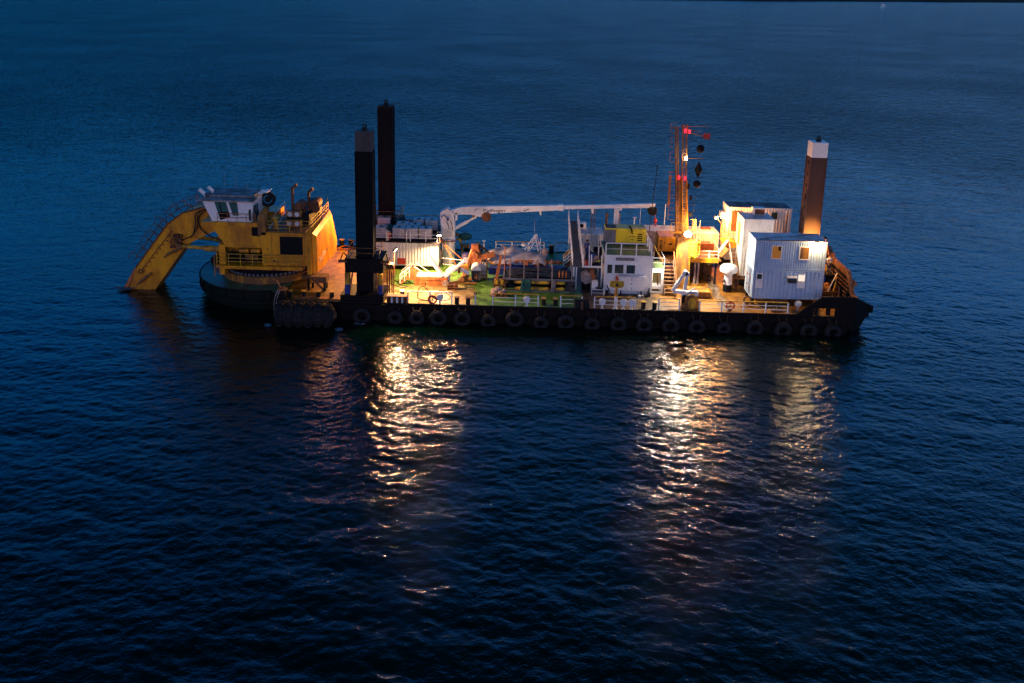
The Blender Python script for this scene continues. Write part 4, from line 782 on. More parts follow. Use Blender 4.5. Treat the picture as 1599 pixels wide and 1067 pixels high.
P('boom_extension', bprism([(4.4, 5.68), (8.9, 5.9), (13.3, 6.06)], [(4.4, 6.04), (8.9, 6.24), (13.4, 6.5)], cy - .22, cy + .22), 'wht', K)
P('boom_collar', MB().box((4.1, cy - .34, 5.56), (4.62, cy + .34, 6.14)), 'wht', K)
P('ram', MB().cyl((-5.85, cy, 3.4), (-4.6, cy, 4.15), .17, 14).cyl((-4.6, cy, 4.15), (-3.75, cy, 4.68), .13, 14), 'wht', K)
P('winch', MB().cyl((-2.75, cy - .35, 4.75), (-2.75, cy + .35, 4.75), .42, 20).torus((-2.75, cy - .35, 4.75), (0, 1, 0), .42, .06, 20, 6), 'rust', K)
sh = P('sheave_block', MB().cyl((13.15, cy - .2, 5.75), (13.15, cy + .2, 5.75), .45, 20).torus((13.15, cy - .22, 5.75), (0, 1, 0), .4, .06, 20, 6), 'dark', K)
P('hook', MB().cyl((13.45, cy, 5.5), (13.5, cy, 4.9), .03, 5).sph((13.5, cy, 4.75), .2, 10, 7, (1, .7, 1.2)).torus((13.5, cy, 4.35), (0, 1, 0), .13, .04, 12, 5), 'red', sh)
for x, z in ((2.4, 5.5), (7.4, 5.8)): P('hose_hanger', MB().cyl((x, cy, z + .05), (x + .06, cy, z - .5), .14, 10, .07), 'wht', K)
P('bolt', MB().cyl((-4.0, cy - .4, 4.78), (-4.0, cy - .3, 4.78), .12, 10), 'orng', K)
TEXT('maker_lettering', 'Palfinger', .52, (-3.1, cy - .315, 5.22), (PI / 2, -math.radians(1.6), 0), 'text', kb).scale = (1.25, .85, 1)
TEXT('maker_lettering', 'MARINE', .2, (-.35, cy - .315, 5.32), (PI / 2, -math.radians(1.6), 0), 'textg', kb).scale = (1.25, .85, 1)
P('arrow_mark', MB().add([(-4.0, cy - .31, 5.28), (-3.9, cy - .31, 5.28), (-3.6, cy - .31, 5.52), (-3.75, cy - .31, 5.52)], [(0, 1, 2, 3)]).add([(.75, cy - .31, 5.5), (.85, cy - .31, 5.4), (1.4, cy - .31, 5.62), (1.3, cy - .31, 5.66)], [(0, 1, 2, 3)]), 'textg', kb)
t = T('boom_rest', (9.9, 12.2, 0), 'white upright post that carries the resting crane boom', 'post'); P('post', MB().box((9.6, 12.3, 0), (10.05, 12.7, 5.85)), 'wht', t); P('side_post', MB().box((10.06, 12.4, 0), (10.22, 12.6, 5.2)), 'bag', t); P('saddle', MB().box((9.5, 11.4, 5.75), (10.2, 12.7, 5.93)), 'wht', t)

# ------------------------------------------------------------------ left working deck
t = T('folded_gangway', (-8.4, 5.2, 0), 'orange based folding gangway with white handrails and two raised white arms', 'gangway')
P('base', MB().box((-9.5, 4.7, .55), (-5.9, 5.9, .75)).box((-8.9, 4.75, 0), (-7.9, 5.3, .55)).box((-7.8, 4.8, 0), (-6.3, 5.4, .5)).bar((-10.1, 5.2, .08), (-9.4, 5.2, .7), .7, .12), 'orng', t)
P('deck_plate', MB().box((-9.0, 4.9, .78), (-6.0, 5.75, .95)), 'wht', t)
for y in (4.75, 5.85):
    s = 0 if y < 5 else 1
    P('handrail', MB().path([(-10.15, y, .15), (-10.15, y, 1.0), (-9.3, y, 1.75), (-9.3, y, .7)], .04).path([(-10.15, y, .6), (-9.3, y, 1.35)], .03).path([(-9.75, y, .4), (-9.75, y, 1.35)], .03), 'wht', t)
    P('sloping_rail', MB().path([(-8.9, y, 1.8), (-7.6, y, .9)], .045), 'wht', t)
P('steps', MB().box((-9.3, 4.8, .76), (-8.7, 5.8, 1.4)), 'orng', t)
P('raised_arm', MB().bar((-6.35, 5.0, .9), (-7.7, 5.2, 2.75), .42, .25), 'wht', t); P('raised_arm', MB().bar((-6.1, 5.0, .85), (-4.35, 5.2, 2.35), .26, .2), 'wht', t)
P('end_roller', MB().cyl((-6.05, 4.6, .3), (-6.05, 5.1, .3), .3, 14).box((-6.3, 4.65, 0), (-5.8, 5.05, .3)), 'bag', t)
P('arm_head', MB().box((-4.5, 5.0, 2.2), (-4.1, 5.4, 2.55)), 'lgrey', t)
t = T('ladder_stay', (-6.0, 9, 0), 'rusty diagonal pipe ladder standing against the crane pedestal', 'ladder')
P('rail', MB().cyl((-6.9, 9.6, 2.9), (-5.2, 9.2, .1), .06).cyl((-6.5, 9.3, 2.5), (-4.9, 9.0, 1.2), .04), 'orng', t); P('rung', MB().cyl((-6.8, 9.2, 1.2), (-4.7, 8.8, 1.15), .03).cyl((-6.7, 9.2, .6), (-5.0, 8.9, .55), .03), 'wht', t)
ONE('electric_cable', MB().curve([(-7.1, 10.6, 2.9), (-6.9, 9.0, 1.6), (-7.0, 8.4, .1), (-6.7, 8.9, 2.2), (-6.9, 9.2, 2.8)], .045), 'dark', 'tangled dark cables hanging beside the crane pedestal', 'cable')
t = T('drain_pipe', (-5.5, 5.6, 0), 'thick white bent pipe elbow rising from the deck', 'pipe')
P('bend', MB().curve([(-5.95, 5.5, 0), (-5.95, 5.5, .8), (-5.75, 5.55, 1.25), (-5.3, 5.6, 1.4), (-5.0, 5.7, 1.4)], .27, 14), 'wht', t); P('bend', MB().curve([(-4.85, 5.7, 1.35), (-4.4, 5.8, 1.1), (-4.05, 5.9, .9)], .2, 12), 'wht', t)
P('flange', MB().cyl((-5.0, 5.7, 1.35), (-4.82, 5.7, 1.35), .38, 16), 'rust', t)
ONE('pipe_fittings', MB().cyl((-4.9, 5.5, .3), (-3.8, 5.8, .35), .2, 10).cyl((-4.6, 5.3, .5), (-4.2, 6.2, .6), .22, 10).box((-5.0, 5.4, 0), (-4.2, 6.0, .4)).cyl((-4.4, 5.2, .15), (-3.3, 5.3, .15), .12, 8).cyl((-4.8, 6.8, 1.0), (-4.2, 7.0, 1.1), .35, 12), 'ydk', 'heap of yellow orange pipe fittings below the white bent pipe', 'fittings')
t = T('motor_drum', (-3.4, 6.4, 0), 'upright white motor housing with dark face in front of the orange frame', 'motor')
P('hood', MB().cyl((-3.4, 6.2, 1.05), (-3.4, 7.0, 1.15), .47, 20), 'wht', t); P('face', MB().prism([(-3.8, .25), (-3.55, .05), (-3.2, .05), (-2.98, .25), (-2.95, 1.05), (-3.85, 1.05)], 6.15, 6.5), 'spudc', t)
P('hub', MB().cyl((-3.4, 6.05, .75), (-3.4, 6.15, .75), .12, 12).box((-3.6, 6.08, .2), (-3.3, 6.16, .6)), 'rust', t); P('foot', MB().box((-3.75, 6.2, 0), (-3.45, 6.5, .12)), 'wht', t)
t = T('lifting_frame', (-3.5, 7.6, 0), 'tall orange A shaped lifting frame behind the white motor housing', 'frame')
P('leg', MB().bar((-4.7, 7.3, 0), (-3.75, 7.6, 2.9), .28, .2), 'orng', t); P('leg', MB().bar((-2.7, 7.3, 0), (-3.45, 7.6, 2.9), .28, .2), 'orng', t); P('web', MB().prism([(-4.1, 1.2), (-3.05, 1.2), (-3.45, 2.7), (-3.75, 2.7)], 7.5, 7.62), 'orng', t)
P('head', MB().box((-3.95, 7.3, 2.75), (-3.3, 7.9, 3.1)).cyl((-3.6, 7.1, 2.2), (-3.6, 7.5, 2.2), .3, 14), 'orng', t)
mb = MB()
for i in range(6): mb.cyl((-3.5 + i * .12, 7.9, 3.1 - i * .05), (-2.2 + i * .13, 8.6, 1.9 - i * .12), .05, 6)
P('pipe_bundle', mb, 'rust', t); P('cross_arm', MB().bar((-3.1, 7.4, 1.95), (-1.75, 7.3, 2.35), .1, .5), 'orng', t); P('back_leg', MB().bar((-3.5, 7.9, 2.9), (-4.3, 9.3, .1), .14).bar((-3.4, 7.9, 2.9), (-2.4, 9.3, .1), .14), 'rust', t)
t = T('bottle_rack', (-2.85, 7, 0), 'small yellow open rack holding gas bottles right of the orange frame', 'rack')
mb = MB()
for z in (.1, .4, .72): mb.bar((-3.2, 6.9, z), (-2.45, 6.9, z), .07).bar((-3.2, 7.4, z), (-2.45, 7.4, z), .07)
for x in (-3.2, -2.45):
    for y in (6.9, 7.4): mb.box((x - .04, y - .04, 0), (x + .04, y + .04, .85))
mb.box((-2.5, 6.9, .85), (-2.42, 6.98, 2.0)); P('frame', mb, 'ydk', t)
for i in range(3): P('gas_bottle', MB().lathe((-3.05 + i * .22, 7.15, .1), [(.1, 0), (.1, 1.2), (.04, 1.35), (.04, 1.5)], 10), 'plast', t)
ONE('scrap_crate', MB().box((-5.8, 3.75, 0), (-4.9, 4.5, .08)).box((-5.8, 3.75, 0), (-5.74, 4.5, .55)).box((-4.96, 3.75, 0), (-4.9, 4.5, .55)).box((-5.74, 3.75, .2), (-4.96, 3.8, .3)).box((-5.74, 3.75, .42), (-4.96, 3.8, .55)).box((-5.74, 4.44, .08), (-4.96, 4.5, .55)).sph((-5.5, 4.1, .3), .2, 8, 6).sph((-5.15, 4.15, .35), .22, 8, 6).cyl((-5.7, 4.0, .6), (-4.8, 4.2, .75), .06), 'rust', 'small rusty open crate of scrap on the bright deck', 'crate')
ONE('plastic_barrel', MB().lathe((-4.6, 10.3, 0), [(.38, 0), (.42, .2), (.42, 1.2), (.38, 1.4)], 18), 'purp', 'violet barrel on the deck between crane pedestal and orange frame', 'barrel')
t = T('rescue_davit', (-5.2, 14.6, 0), 'yellow davit with green float bundle on the far deck edge', 'davit')
P('post', MB().bar((-5.2, 14.6, 0), (-5.5, 14.6, 1.5), .22).bar((-5.5, 14.6, 1.5), (-7.2, 14.6, 1.7), .16), 'ysafe', t); P('motor', MB().sph((-6.1, 14.7, 1.95), .4, 10, 7, (1.3, .6, .6)), 'ydk', t); P('foot_box', MB().box((-5.4, 14.3, .7), (-4.5, 14.7, .95)), 'ydk', t)
P('green_bundle', MB().sph((-5.0, 14.9, 1.7), .55, 14, 9, (1.3, .7, .7)), 'net', t)
ONE('deck_hose', MB().curve([(-6.9, .7, .05), (-7.5, 1.0, .05), (-8.1, .9, .3), (-8.0, 1.3, 1.0), (-7.6, 1.2, 1.2), (-7.2, 1.2, .8), (-6.7, .9, .3), (-6.0, .8, .12), (-5.4, .9, .25), (-5.35, .9, .6), (-5.8, 1.0, .75), (-6.3, 1.0, .8)], .035, 6, 8), 'rub', 'black hose looped over the bare grey rail of the near deck edge', 'hose')
ONE('deck_hose', MB().curve([(-10.9, 6.0, .04), (-10.3, 5.3, .04), (-9.6, 5.0, .04), (-9.3, 5.5, .04), (-9.9, 5.9, .04), (-10.5, 5.6, .04), (-10.2, 4.8, .04), (-9.4, 4.3, .04)], .035).curve([(-11.0, 4.9, .04), (-10.2, 4.2, .04), (-9.5, 4.0, .04)], .03), 'rub', 'thin black hose lying in a loose loop on the green deck before the container', 'hose')
for x, y, lb in ((-6.75, .55, 'dark red lifebuoy leaning on the bare grey rail'), (18.55, 1.1, 'red and white lifebuoy on the long near rail below the mushroom vent')):
    t = T('lifebuoy', (x, y, .35), lb, 'lifebuoy'); P('ring', MB().torus((x, y - .35, .42), (0, 1, .1), .33, .08, 26, 8), 'red', t)
    P('lashing', MB().cyl((x, y - .35, .1), (x, y - .35, .75), .025, 5).cyl((x, y - .35, .42), (x - .28, y - .35, .2), .025, 5).cyl((x, y - .35, .42), (x + .28, y - .35, .2), .025, 5), 'dark', t)
for x, lb in ((-6.12, 'round blue-grey vent head beside the dark red lifebuoy'), (1.23, 'round white vent head in front of the float rack rail'), (7.61, 'round white vent head left of the yellow board post'), (9.4, 'round white vent head just right of the yellow board post'), (10.1, 'rightmost round white vent head, by the end of its rail')):
    t = T('tank_vent', (x, .16, 0), lb, 'vent', 'round vent heads on the near deck edge')
    P('pipe', MB().cyl((x, .2, 0), (x, .2, .4), .09, 10).cyl((x, .2, 0), (x, .2, .05), .17, 12), 'wht', t); P('head', MB().cyl((x, .1, .66), (x, .3, .68), .29, 22).cyl((x, .04, .66), (x, .1, .66), .24, 22), 'wht', t)
t = T('rope_post', (-3.12, .3, 0), 'thin white post with forked top on the near deck edge', 'post'); P('post', MB().box((-3.18, .26, 0), (-3.06, .34, .95)), 'wht', t); P('fork', MB().torus((-3.12, .3, 1.05), (0, 1, 0), .11, .04, 12, 5), 'dark', t)
t = T('warning_board', (8.75, .2, 0), 'yellow board with dark emblem on a yellow and white post', 'sign'); P('post', MB().cyl((8.75, .25, 1.15), (8.75, .25, 2.05), .12, 12), 'ysafe', t); P('foot', MB().cyl((8.75, .25, 0), (8.75, .25, 1.15), .14, 12).cyl((8.75, .25, 0), (8.75, .25, .04), .25, 12), 'wht', t)
P('board', MB().prism([(8.16, 2.12), (8.42, 2.0), (9.08, 2.0), (9.34, 2.12), (9.34, 2.5), (9.28, 2.58), (8.22, 2.58), (8.16, 2.5)], .02, .14), 'ysafe', t); P('emblem', MB().prism([(8.62, 2.14), (8.92, 2.14), (8.86, 2.3), (8.77, 2.46), (8.68, 2.3)], .004, .02), 'text', t)
mb = MB()
t = T('tyre_bundle', (5.9, .1, 0), 'bundle of black tyres lashed on the deck edge left of the three vents', 'tyres')
for i in range(6): P('tyre', MB().torus((5.35 + i * .21, .1, .42), (1, 0, .1), .33, .13, 20, 7), 'rub', t)
P('strap', MB().box((5.75, -.38, .1), (5.95, -.36, .85)), 'rust', t)

# ------------------------------------------------------------------ float rack, boats
t = T('float_rack', (2, 4.2, 0), 'long grey steel rack holding yellow floats and hoses in the middle of the deck', 'rack')
P('frame', MB().box((-.9, 3.95, 1.05), (5.5, 4.1, 1.22)).box((-.9, 6.3, 1.05), (5.5, 6.45, 1.22)).box((-.9, 4.1, 1.05), (-.75, 6.3, 1.2)).box((5.35, 4.1, 1.05), (5.5, 6.3, 1.2)).box((-1.0, 3.9, .02), (5.5, 4.05, .14)), 'textg', t)
for x in (-.85, 1.2, 3.55, 5.35): P('leg', MB().box((x, 3.96, .14), (x + .12, 4.08, 1.05)).box((x, 6.3, 0), (x + .12, 6.44, 1.05)), 'dark', t)
for x in (-.3, .95, 2.2, 3.45, 5.2): P('stanchion', MB().box((x - .04, 3.96, 1.22), (x + .04, 4.04, 2.55)), 'bag', t); P('stanchion', MB().box((x - .04, 6.34, 1.22), (x + .04, 6.4, 2.3)), 'bag', t)
P('mesh_shelf', MB().box((-.75, 4.1, 1.1), (5.35, 6.3, 1.14)), 'dark', t)
P('skirt', MB().box((-.7, 4.6, .1), (5.3, 4.65, 1.04)), 'blk', t)
gx = 'yellow floats slung under the rack'
def fl(x0, x1, z, lb):
    mb = MB().cyl((x0 + .18, 4.12, z), (x1 - .18, 4.12, z), .17, 16).cyl((x0, 4.12, z), (x0 + .18, 4.12, z), .06, 16, .17).cyl((x1 - .18, 4.12, z), (x1, 4.12, z), .17, 16, .06)
    ONE('yellow_float', mb, 'ysafe', lb, 'float', gx)
fl(1.55, 3.3, .84, 'long upper yellow float in the middle of the rack'); fl(1.5, 3.3, .26, 'long lower yellow float in the middle of the rack')
fl(.1, .95, .84, 'upper left yellow float partly behind the green net'); fl(.1, .95, .26, 'lower left yellow float beside the green net')
fl(3.75, 4.65, .84, 'upper right yellow float beside the pale hanging rope'); fl(3.75, 4.65, .28, 'lower right yellow float beside the pale hanging rope')
mb = MB(); r5 = random.Random(11)
for i in range(22):
    x = .75 + r5.random() * .7; mb.curve([(x, 3.9, 1.2), (x + r5.uniform(-.1, .1), 3.82, .8), (x + r5.uniform(-.15, .15), 3.85, .4), (x + r5.uniform(-.2, .2), 3.85, .12)], .035, 5, 4)
ONE('fishing_net', mb, 'net', 'green net strands hanging over the front of the float rack', 'net')
mb = MB()
for i in range(9):
    x = 3.42 + r5.random() * .35; mb.curve([(x, 3.88, 1.25), (x + r5.uniform(-.08, .08), 3.8, .7), (x + r5.uniform(-.12, .12), 3.85, .12)], .035, 5, 4)
ONE('rope_hank', mb, 'bag', 'pale rope hanging over the right part of the float rack', 'rope')
mb = MB()
for i in range(16):
    y = 4.3 + i * .12; mb.curve([(-.6, y, 1.3), (1.2, y + r5.uniform(-.3, .3), 1.3 + r5.random() * .2), (3.0, y + r5.uniform(-.3, .3), 1.25 + r5.random() * .25), (5.1, y, 1.3)], .06, 6, 4)
ONE('hose_bundle', mb, 'spudc', 'bundle of long dark hoses lying on top of the float rack', 'hoses')
mb = MB()
for i in range(9): mb.cyl((4.1 + (i % 3) * .3, 4.2 + (i // 3) * .3, 1.3), (4.1 + (i % 3) * .3 + .05, 4.2 + (i // 3) * .3, 1.75), .05, 6)
ONE('small_bottles', mb, 'orng', 'cluster of small orange rods standing on the right end of the rack', 'rods')
mb = MB()
for i in range(26): mb.box((4.55 + r5.random() * .8, 3.85 + r5.random() * .5, .1 + r5.random() * .8), (4.7 + r5.random() * .85, 4.4, .3 + r5.random() * .8))
mb.cyl((4.9, 3.8, .9), (5.25, 3.8, .9), .13, 12).cyl((5.3, 3.75, .3), (5.3, 4.1, .3), .25, 14); ONE('pump_unit', mb, 'spudc', 'grey pump machinery at the right end below the float rack', 'pump')
mb = MB()
for i in range(16): mb.sph((-.9 + r5.random() * .9, 4.1 + r5.random() * .3, .3 + r5.random() * .55), .16, 8, 6)
ONE('chain_heap', mb, 'dark', 'dark heap of chain and shackles at the left end below the float rack', 'chain')
for i, lb in enumerate(('left of two yellow gas bottles beside the float rack', 'right of two yellow gas bottles beside the float rack')):
    x = -1.45 + i * .48; ONE('gas_bottle', MB().lathe((x, 4.0, .62), [(.17, 0), (.19, .05), (.19, .42), (.12, .52), (.05, .56)], 14), 'ysafe', lb, 'gas bottle', 'yellow gas bottles', (x, 4.0, .62))
ONE('bottle_stand', MB().box((-1.75, 3.8, .5), (-.65, 4.3, .6)).box((-1.7, 3.85, 0), (-1.6, 4.25, .5)).box((-.8, 3.85, 0), (-.7, 4.25, .5)).box((-1.7, 3.8, .6), (-1.62, 3.86, 1.2)).box((-1.25, 3.8, .6), (-1.17, 3.86, 1.2)).box((-.75, 3.8, .6), (-.67, 3.86, 1.2)).box((-1.7, 3.78, 1.15), (-.65, 3.85, 1.22)), 'rust', 'rusty stand under the two yellow gas bottles', 'stand')
t = T('sack_pile', (-1.3, 2.9, 0), 'pile of pale sacks on an orange edged pallet behind the near rail', 'sacks'); P('pallet', MB().box((-1.9, 2.4, 0), (-.4, 3.4, .1)), 'orng', t)
for x, y, z, r in ((-1.6, 2.7, .3, .26), (-1.0, 2.65, .3, .27), (-1.3, 3.0, .5, .3), (-.75, 2.9, .4, .25), (-1.65, 3.1, .35, .25)): P('sack', MB().sph((x, y, z), r, 12, 8, (1.2, .9, .75)), 'bag', t)
for i in range(2): P('can', MB().cyl((-1.45 + i * .5, 2.38, .1), (-1.45 + i * .5, 2.38, .42), .12, 12), 'ydk', t)
ONE('orange_strut', MB().prism([(-1.65, .9), (-1.35, .9), (-1.0, 3.15), (-1.1, 3.3), (-1.22, 3.15)], 4.3, 4.42).box((-1.6, 4.25, .9), (-1.3, 4.45, 1.0)), 'orng', 'tapering orange steel strut standing above the yellow gas bottles', 'strut')
t = T('deck_light_post', (-.78, 6, 0), 'thin post with a small pale floodlight beside the covered boat', 'lamp post'); P('post', MB().cyl((-.76, 6, 0), (-.84, 6, 3.6), .04, 8), 'orng', t); P('lamp', MB().bar((-1.15, 5.9, 3.65), (-.55, 6.0, 3.35), .16, .14), 'bag', t)
# covered boat
t = T('covered_boat', (0, 9.2, .5), 'workboat with orange hull under a sagging grey tarpaulin and a small grey mast', 'boat')
def hullmesh(x0, x1, yc, hw, z0, z1, bow=1.0):
    mb = MB(); n = 12; vs = []
    for i in range(n + 1):
        f = i / n; w_ = hw * min(1, (f / .3) ** .6 if f < .3 else 1) * (1 if f < .85 else 1 - (f - .85)); rise = .25 * max(0, 1 - f / .35)
        x = x0 + (x1 - x0) * f
        vs += [(x, yc, z0 + rise * 1.8), (x, yc - w_ * .75, z0 + .15 + rise * 1.5), (x, yc - w_, z1 + rise), (x, yc + w_, z1 + rise), (x, yc + w_ * .75, z0 + .15 + rise * 1.5)]
    mb.add(vs, [(i * 5 + j, i * 5 + 5 + j, i * 5 + 5 + (j + 1) % 5, i * 5 + (j + 1) % 5) for i in range(n) for j in range(5)] + [(n * 5, n * 5 + 1, n * 5 + 2, n * 5 + 3, n * 5 + 4)], False); return mb
P('hull', hullmesh(-2.4, 3.2, 9.4, 1.15, .35, 1.45), 'ydk', t)
P('rubber_band', MB().path([(-2.2, 9.0, 1.75), (-.9, 8.25, 1.5), (3.1, 8.3, 1.45)], .09, 8), 'orng', t)
n, k = 36, 14; vs = []
for i in range(n + 1):
    for j in range(k + 1):
        u = i / n; v_ = j / k; x = -2.55 + 5.5 * u; y = 8.05 + 2.7 * v_
        if u < .12: y = 9.4 + (y - 9.4) * (.35 + 5.4 * u)
        edge = math.sin(PI * v_) ** .5
        prof = 1.75 + .75 * math.exp(-((u - .42) / .2) ** 2) + .35 * math.exp(-((u - .12) / .12) ** 2) + .12 * math.exp(-((u - .8) / .2) ** 2)
        z = 1.35 + (prof - 1.35) * edge + .07 * math.sin(9 * u + 3 * v_) + .05 * math.sin(23 * u - 6 * v_) - (.1 + .15 * abs(math.sin(7 * u))) * (1 - edge)
        vs.append((x, y, z))
P('tarpaulin', MB().add(vs, [(i * (k + 1) + j, (i + 1) * (k + 1) + j, (i + 1) * (k + 1) + j + 1, i * (k + 1) + j + 1) for i in range(n) for j in range(k)], True), 'tarp', t)
P('mast_frame', MB().path([(1.0, 9.0, 2.3), (1.95, 9.2, 3.75), (2.3, 9.3, 2.1)], .05).path([(1.35, 9.6, 2.2), (2.1, 9.5, 3.7), (2.5, 9.6, 2.1)], .05).path([(1.4, 9.0, 2.2), (2.15, 9.3, 3.4)], .04).path([(1.6, 9.0, 2.5), (2.4, 9.5, 2.6)], .03).path([(1.7, 9.1, 2.9), (2.35, 9.5, 3.0)], .03).cyl((2.5, 9.4, 1.8), (2.45, 9.4, 3.4), .03), 'lgrey', t)
P('aerial', MB().cyl((1.9, 9.3, 3.7), (1.85, 9.3, 5.2), .02, 5), 'bag', t); P('radome', MB().sph((.95, 9.1, 2.75), .28, 14, 8, (1, 1, .6)), 'plast', t)
P('engine', MB().sph((2.9, 9.4, 2.05), .4, 12, 8, (.8, .8, .9)).box((2.7, 9.1, 1.4), (3.1, 9.7, 2.0)), 'bag', t)
P('cradle', MB().box((-1.2, 8.5, 0), (-1.0, 10.3, .5)).box((1.6, 8.5, 0), (1.8, 10.3, .5)), 'dark', t)
t = T('open_boat', (2, 7.5, 0), 'long low blue hulled boat lying in front of the covered boat', 'boat')
P('hull', hullmesh(5.0, -2.3, 7.5, .75, .3, 1.0), 'blu', t); P('orange_gear', MB().sph((3.6, 8.4, 1.35), .3, 10, 7, (1.4, 1, .6)).sph((4.2, 8.5, 1.3), .3, 10, 7, (1.6, 1, .6)).sph((3.0, 8.4, 1.2), .25, 10, 7), 'orng', t)
P('gunwale', MB().path([(-2.0, 6.78, 1.02), (3.4, 6.75, 1.02), (4.9, 7.3, 1.25)], .04), 'dark', t)
mb = MB(); 
for i in range(5): mb.box((-.6 + i * .65, 8.1, 1.05), (-.2 + i * .65, 8.3, 1.45))
ONE('rope_reels', mb.cyl((0.9, 8.0, 1.25), (1.3, 8.0, 1.25), .22, 12), 'orng', 'row of orange fittings on deck between covered boat and blue boat', 'fittings')
t = T('boat_stairs', (5.3, 9.4, 0), 'short brown stairs with orange topped handrails beside the footbridge', 'stairs')
P('string', MB().bar((4.75, 9.0, .35), (5.75, 9.0, 1.6), .08, .25).bar((4.75, 9.8, .35), (5.75, 9.8, 1.6), .08, .25), 'brn', t)
for y in (9.0, 9.8):
    P('handrail', MB().cyl((4.7, y, 1.65), (5.8, y, 2.75), .05), 'ysafe', t); P('baluster', MB().cyl((4.75, y, .4), (4.7, y, 1.65), .035).cyl((4.7, y, 1.25), (5.8, y, 2.35), .03).cyl((4.7, y, .9), (5.8, y, 2.0), .03), 'wht', t)
P('tread', MB().box((4.85, 9.04, .5), (5.1, 9.76, .54)).box((5.15, 9.04, .85), (5.4, 9.76, .89)).box((5.45, 9.04, 1.2), (5.7, 9.76, 1.24)), 'brn', t)

# ------------------------------------------------------------------ footbridge and tool platform
t = T('footbridge', (5.7, 4.9, 0), 'narrow grey footbridge with pale railings climbing away from the near deck', 'footbridge')
def fb(f): return 4.85 + 9.0 * f, 2.2 + 1.75 * f
y0, zz0 = fb(0); y1, zz1 = fb(1)
P('walkway', MB().hexa([(5.35, y0, zz0 - .1), (6.1, y0, zz0 - .1), (6.1, y1, zz1 - .1), (5.35, y1, zz1 - .1), (5.35, y0, zz0), (6.1, y0, zz0), (6.1, y1, zz1), (5.35, y1, zz1)]), 'textg', t)
mb = MB()
for i in range(46):
    y, z = fb(i / 46); mb.box((5.38, y, z), (6.07, y + .03, z + .03))
P('treads', mb, 'spudc', t)
for x in (5.27, 6.18):
    mb = MB()
    for i in range(13):
        y, z = fb(i / 12); mb.cyl((x, y, z - .05), (x, y, z + 1.0), .035, 6)
    for h in (.35, .68, 1.0): mb.cyl((x, y0, zz0 + h), (x, y1, zz1 + h), .035 if h == 1 else .025, 6)
    P('railing', mb, 'wht', t)
P('leg', MB().box((5.35, 4.9, 0), (5.47, 5.02, 2.1)), 'wht', t); P('leg', MB().box((5.6, 4.9, 0), (5.7, 5.02, 2.1)), 'wht', t); P('leg', MB().box((5.3, 13.5, 0), (5.45, 13.65, 3.8)), 'wht', t)
t = T('tool_platform', (7, 6.5, 0), 'white framed raised platform crowded with tools beside the footbridge', 'platform')
P('floor', MB().box((6.15, 5.0, 2.1), (8.0, 8.6, 2.2)), 'dark', t); P('edge_beam', MB().box((6.15, 4.9, 2.08), (8.0, 4.998, 2.24)), 'wht', t)
for x in (6.25, 6.75, 6.95, 7.88): P('post', MB().box((x - .05, 4.92, 2.242), (x + .05, 4.99, 3.3)), 'wht', t)
for x in (6.9, 7.75): P('post', MB().box((x - .05, 7.0, 2.2), (x + .05, 7.1, 3.5)), 'wht', t)
P('leg', MB().box((7.85, 4.92, 0), (7.97, 5.02, 2.08)), 'wht', t); P('leg', MB().box((7.85, 8.4, 0), (7.97, 8.5, 2.1)), 'wht', t); P('brace', MB().bar((8.0, 4.95, 2.5), (8.25, 4.6, 2.1), .05), 'wht', t)
mb = MB(); r6 = random.Random(21)
for i in range(14): mb.curve([(7.0 + r6.random() * .3, 5.3 + r6.random() * .8, 2.35 + r6.random() * .3), (7.3 + r6.random() * .3, 5.5, 3.0 - r6.random() * .5), (7.75, 5.4, 2.4 + r6.random() * .3)], .06, 5, 5)
ONE('net_heap', mb, 'bag', 'heap of pale grey netting on the tool platform', 'net')
ONE('tool_sack', MB().sph((7.1, 5.9, 2.7), .42, 12, 8, (1, .8, 1.1)), 'boil', 'dark blue sack behind the pale netting on the tool platform', 'sack')
ONE('folded_vest', MB().bar((7.35, 5.15, 2.62), (7.8, 5.15, 2.72), .12, .08), 'hiviz', 'bright yellow strap lying across the netting on the tool platform', 'strap')
ONE('black_case', MB().box((7.4, 8.0, 2.6), (8.2, 8.5, 2.95)).box((7.6, 8.1, 2.2), (8.3, 8.6, 2.6)).cyl((7.9, 8.2, 2.95), (7.9, 8.2, 3.3), .06), 'blk', 'black equipment case at the back of the tool platform', 'case')
ONE('dark_pile', MB().sph((7.2, 7.6, 2.35), .5, 12, 8, (1.4, .8, .7)).sph((6.9, 7.8, 2.5), .35, 10, 7), 'spudc', 'dark pile of covers at the back of the tool platform', 'pile')
ONE('paint_cans', MB().cyl((6.45, 6.2, 2.2), (6.45, 6.2, 3.2), .09, 10).cyl((6.35, 5.9, 2.2), (6.35, 5.9, 2.8), .1, 10).cyl((6.5, 5.4, 2.2), (6.5, 5.4, 2.55), .12, 10), 'bag', 'pale canisters along the left edge of the tool platform', 'cans')
ONE('red_can', MB().cyl((6.55, 5.2, 2.2), (6.55, 5.2, 2.65), .12, 12).cyl((6.55, 5.2, 2.65), (6.55, 5.2, 2.75), .05, 10), 'red', 'small red canister on the front left corner of the tool platform', 'can')
t = T('wrapped_pump', (6.9, 4.6, 0), 'pale wrapped machine with orange fittings below the tool platform', 'machine'); P('cover', MB().prism([(6.1, .9), (6.5, .6), (7.0, .8), (7.1, 1.5), (6.6, 1.75), (6.1, 1.5)], 4.6, 5.4), 'bag', t); P('fittings', MB().sph((7.15, 4.9, 1.3), .28, 10, 7).cyl((6.9, 4.6, 1.5), (7.3, 4.6, 1.0), .1, 8).box((6.9, 4.8, 1.5), (7.2, 5.2, 1.85)), 'orng', t); P('base', MB().box((6.2, 4.7, 0), (6.9, 5.3, .85)), 'blk', t)
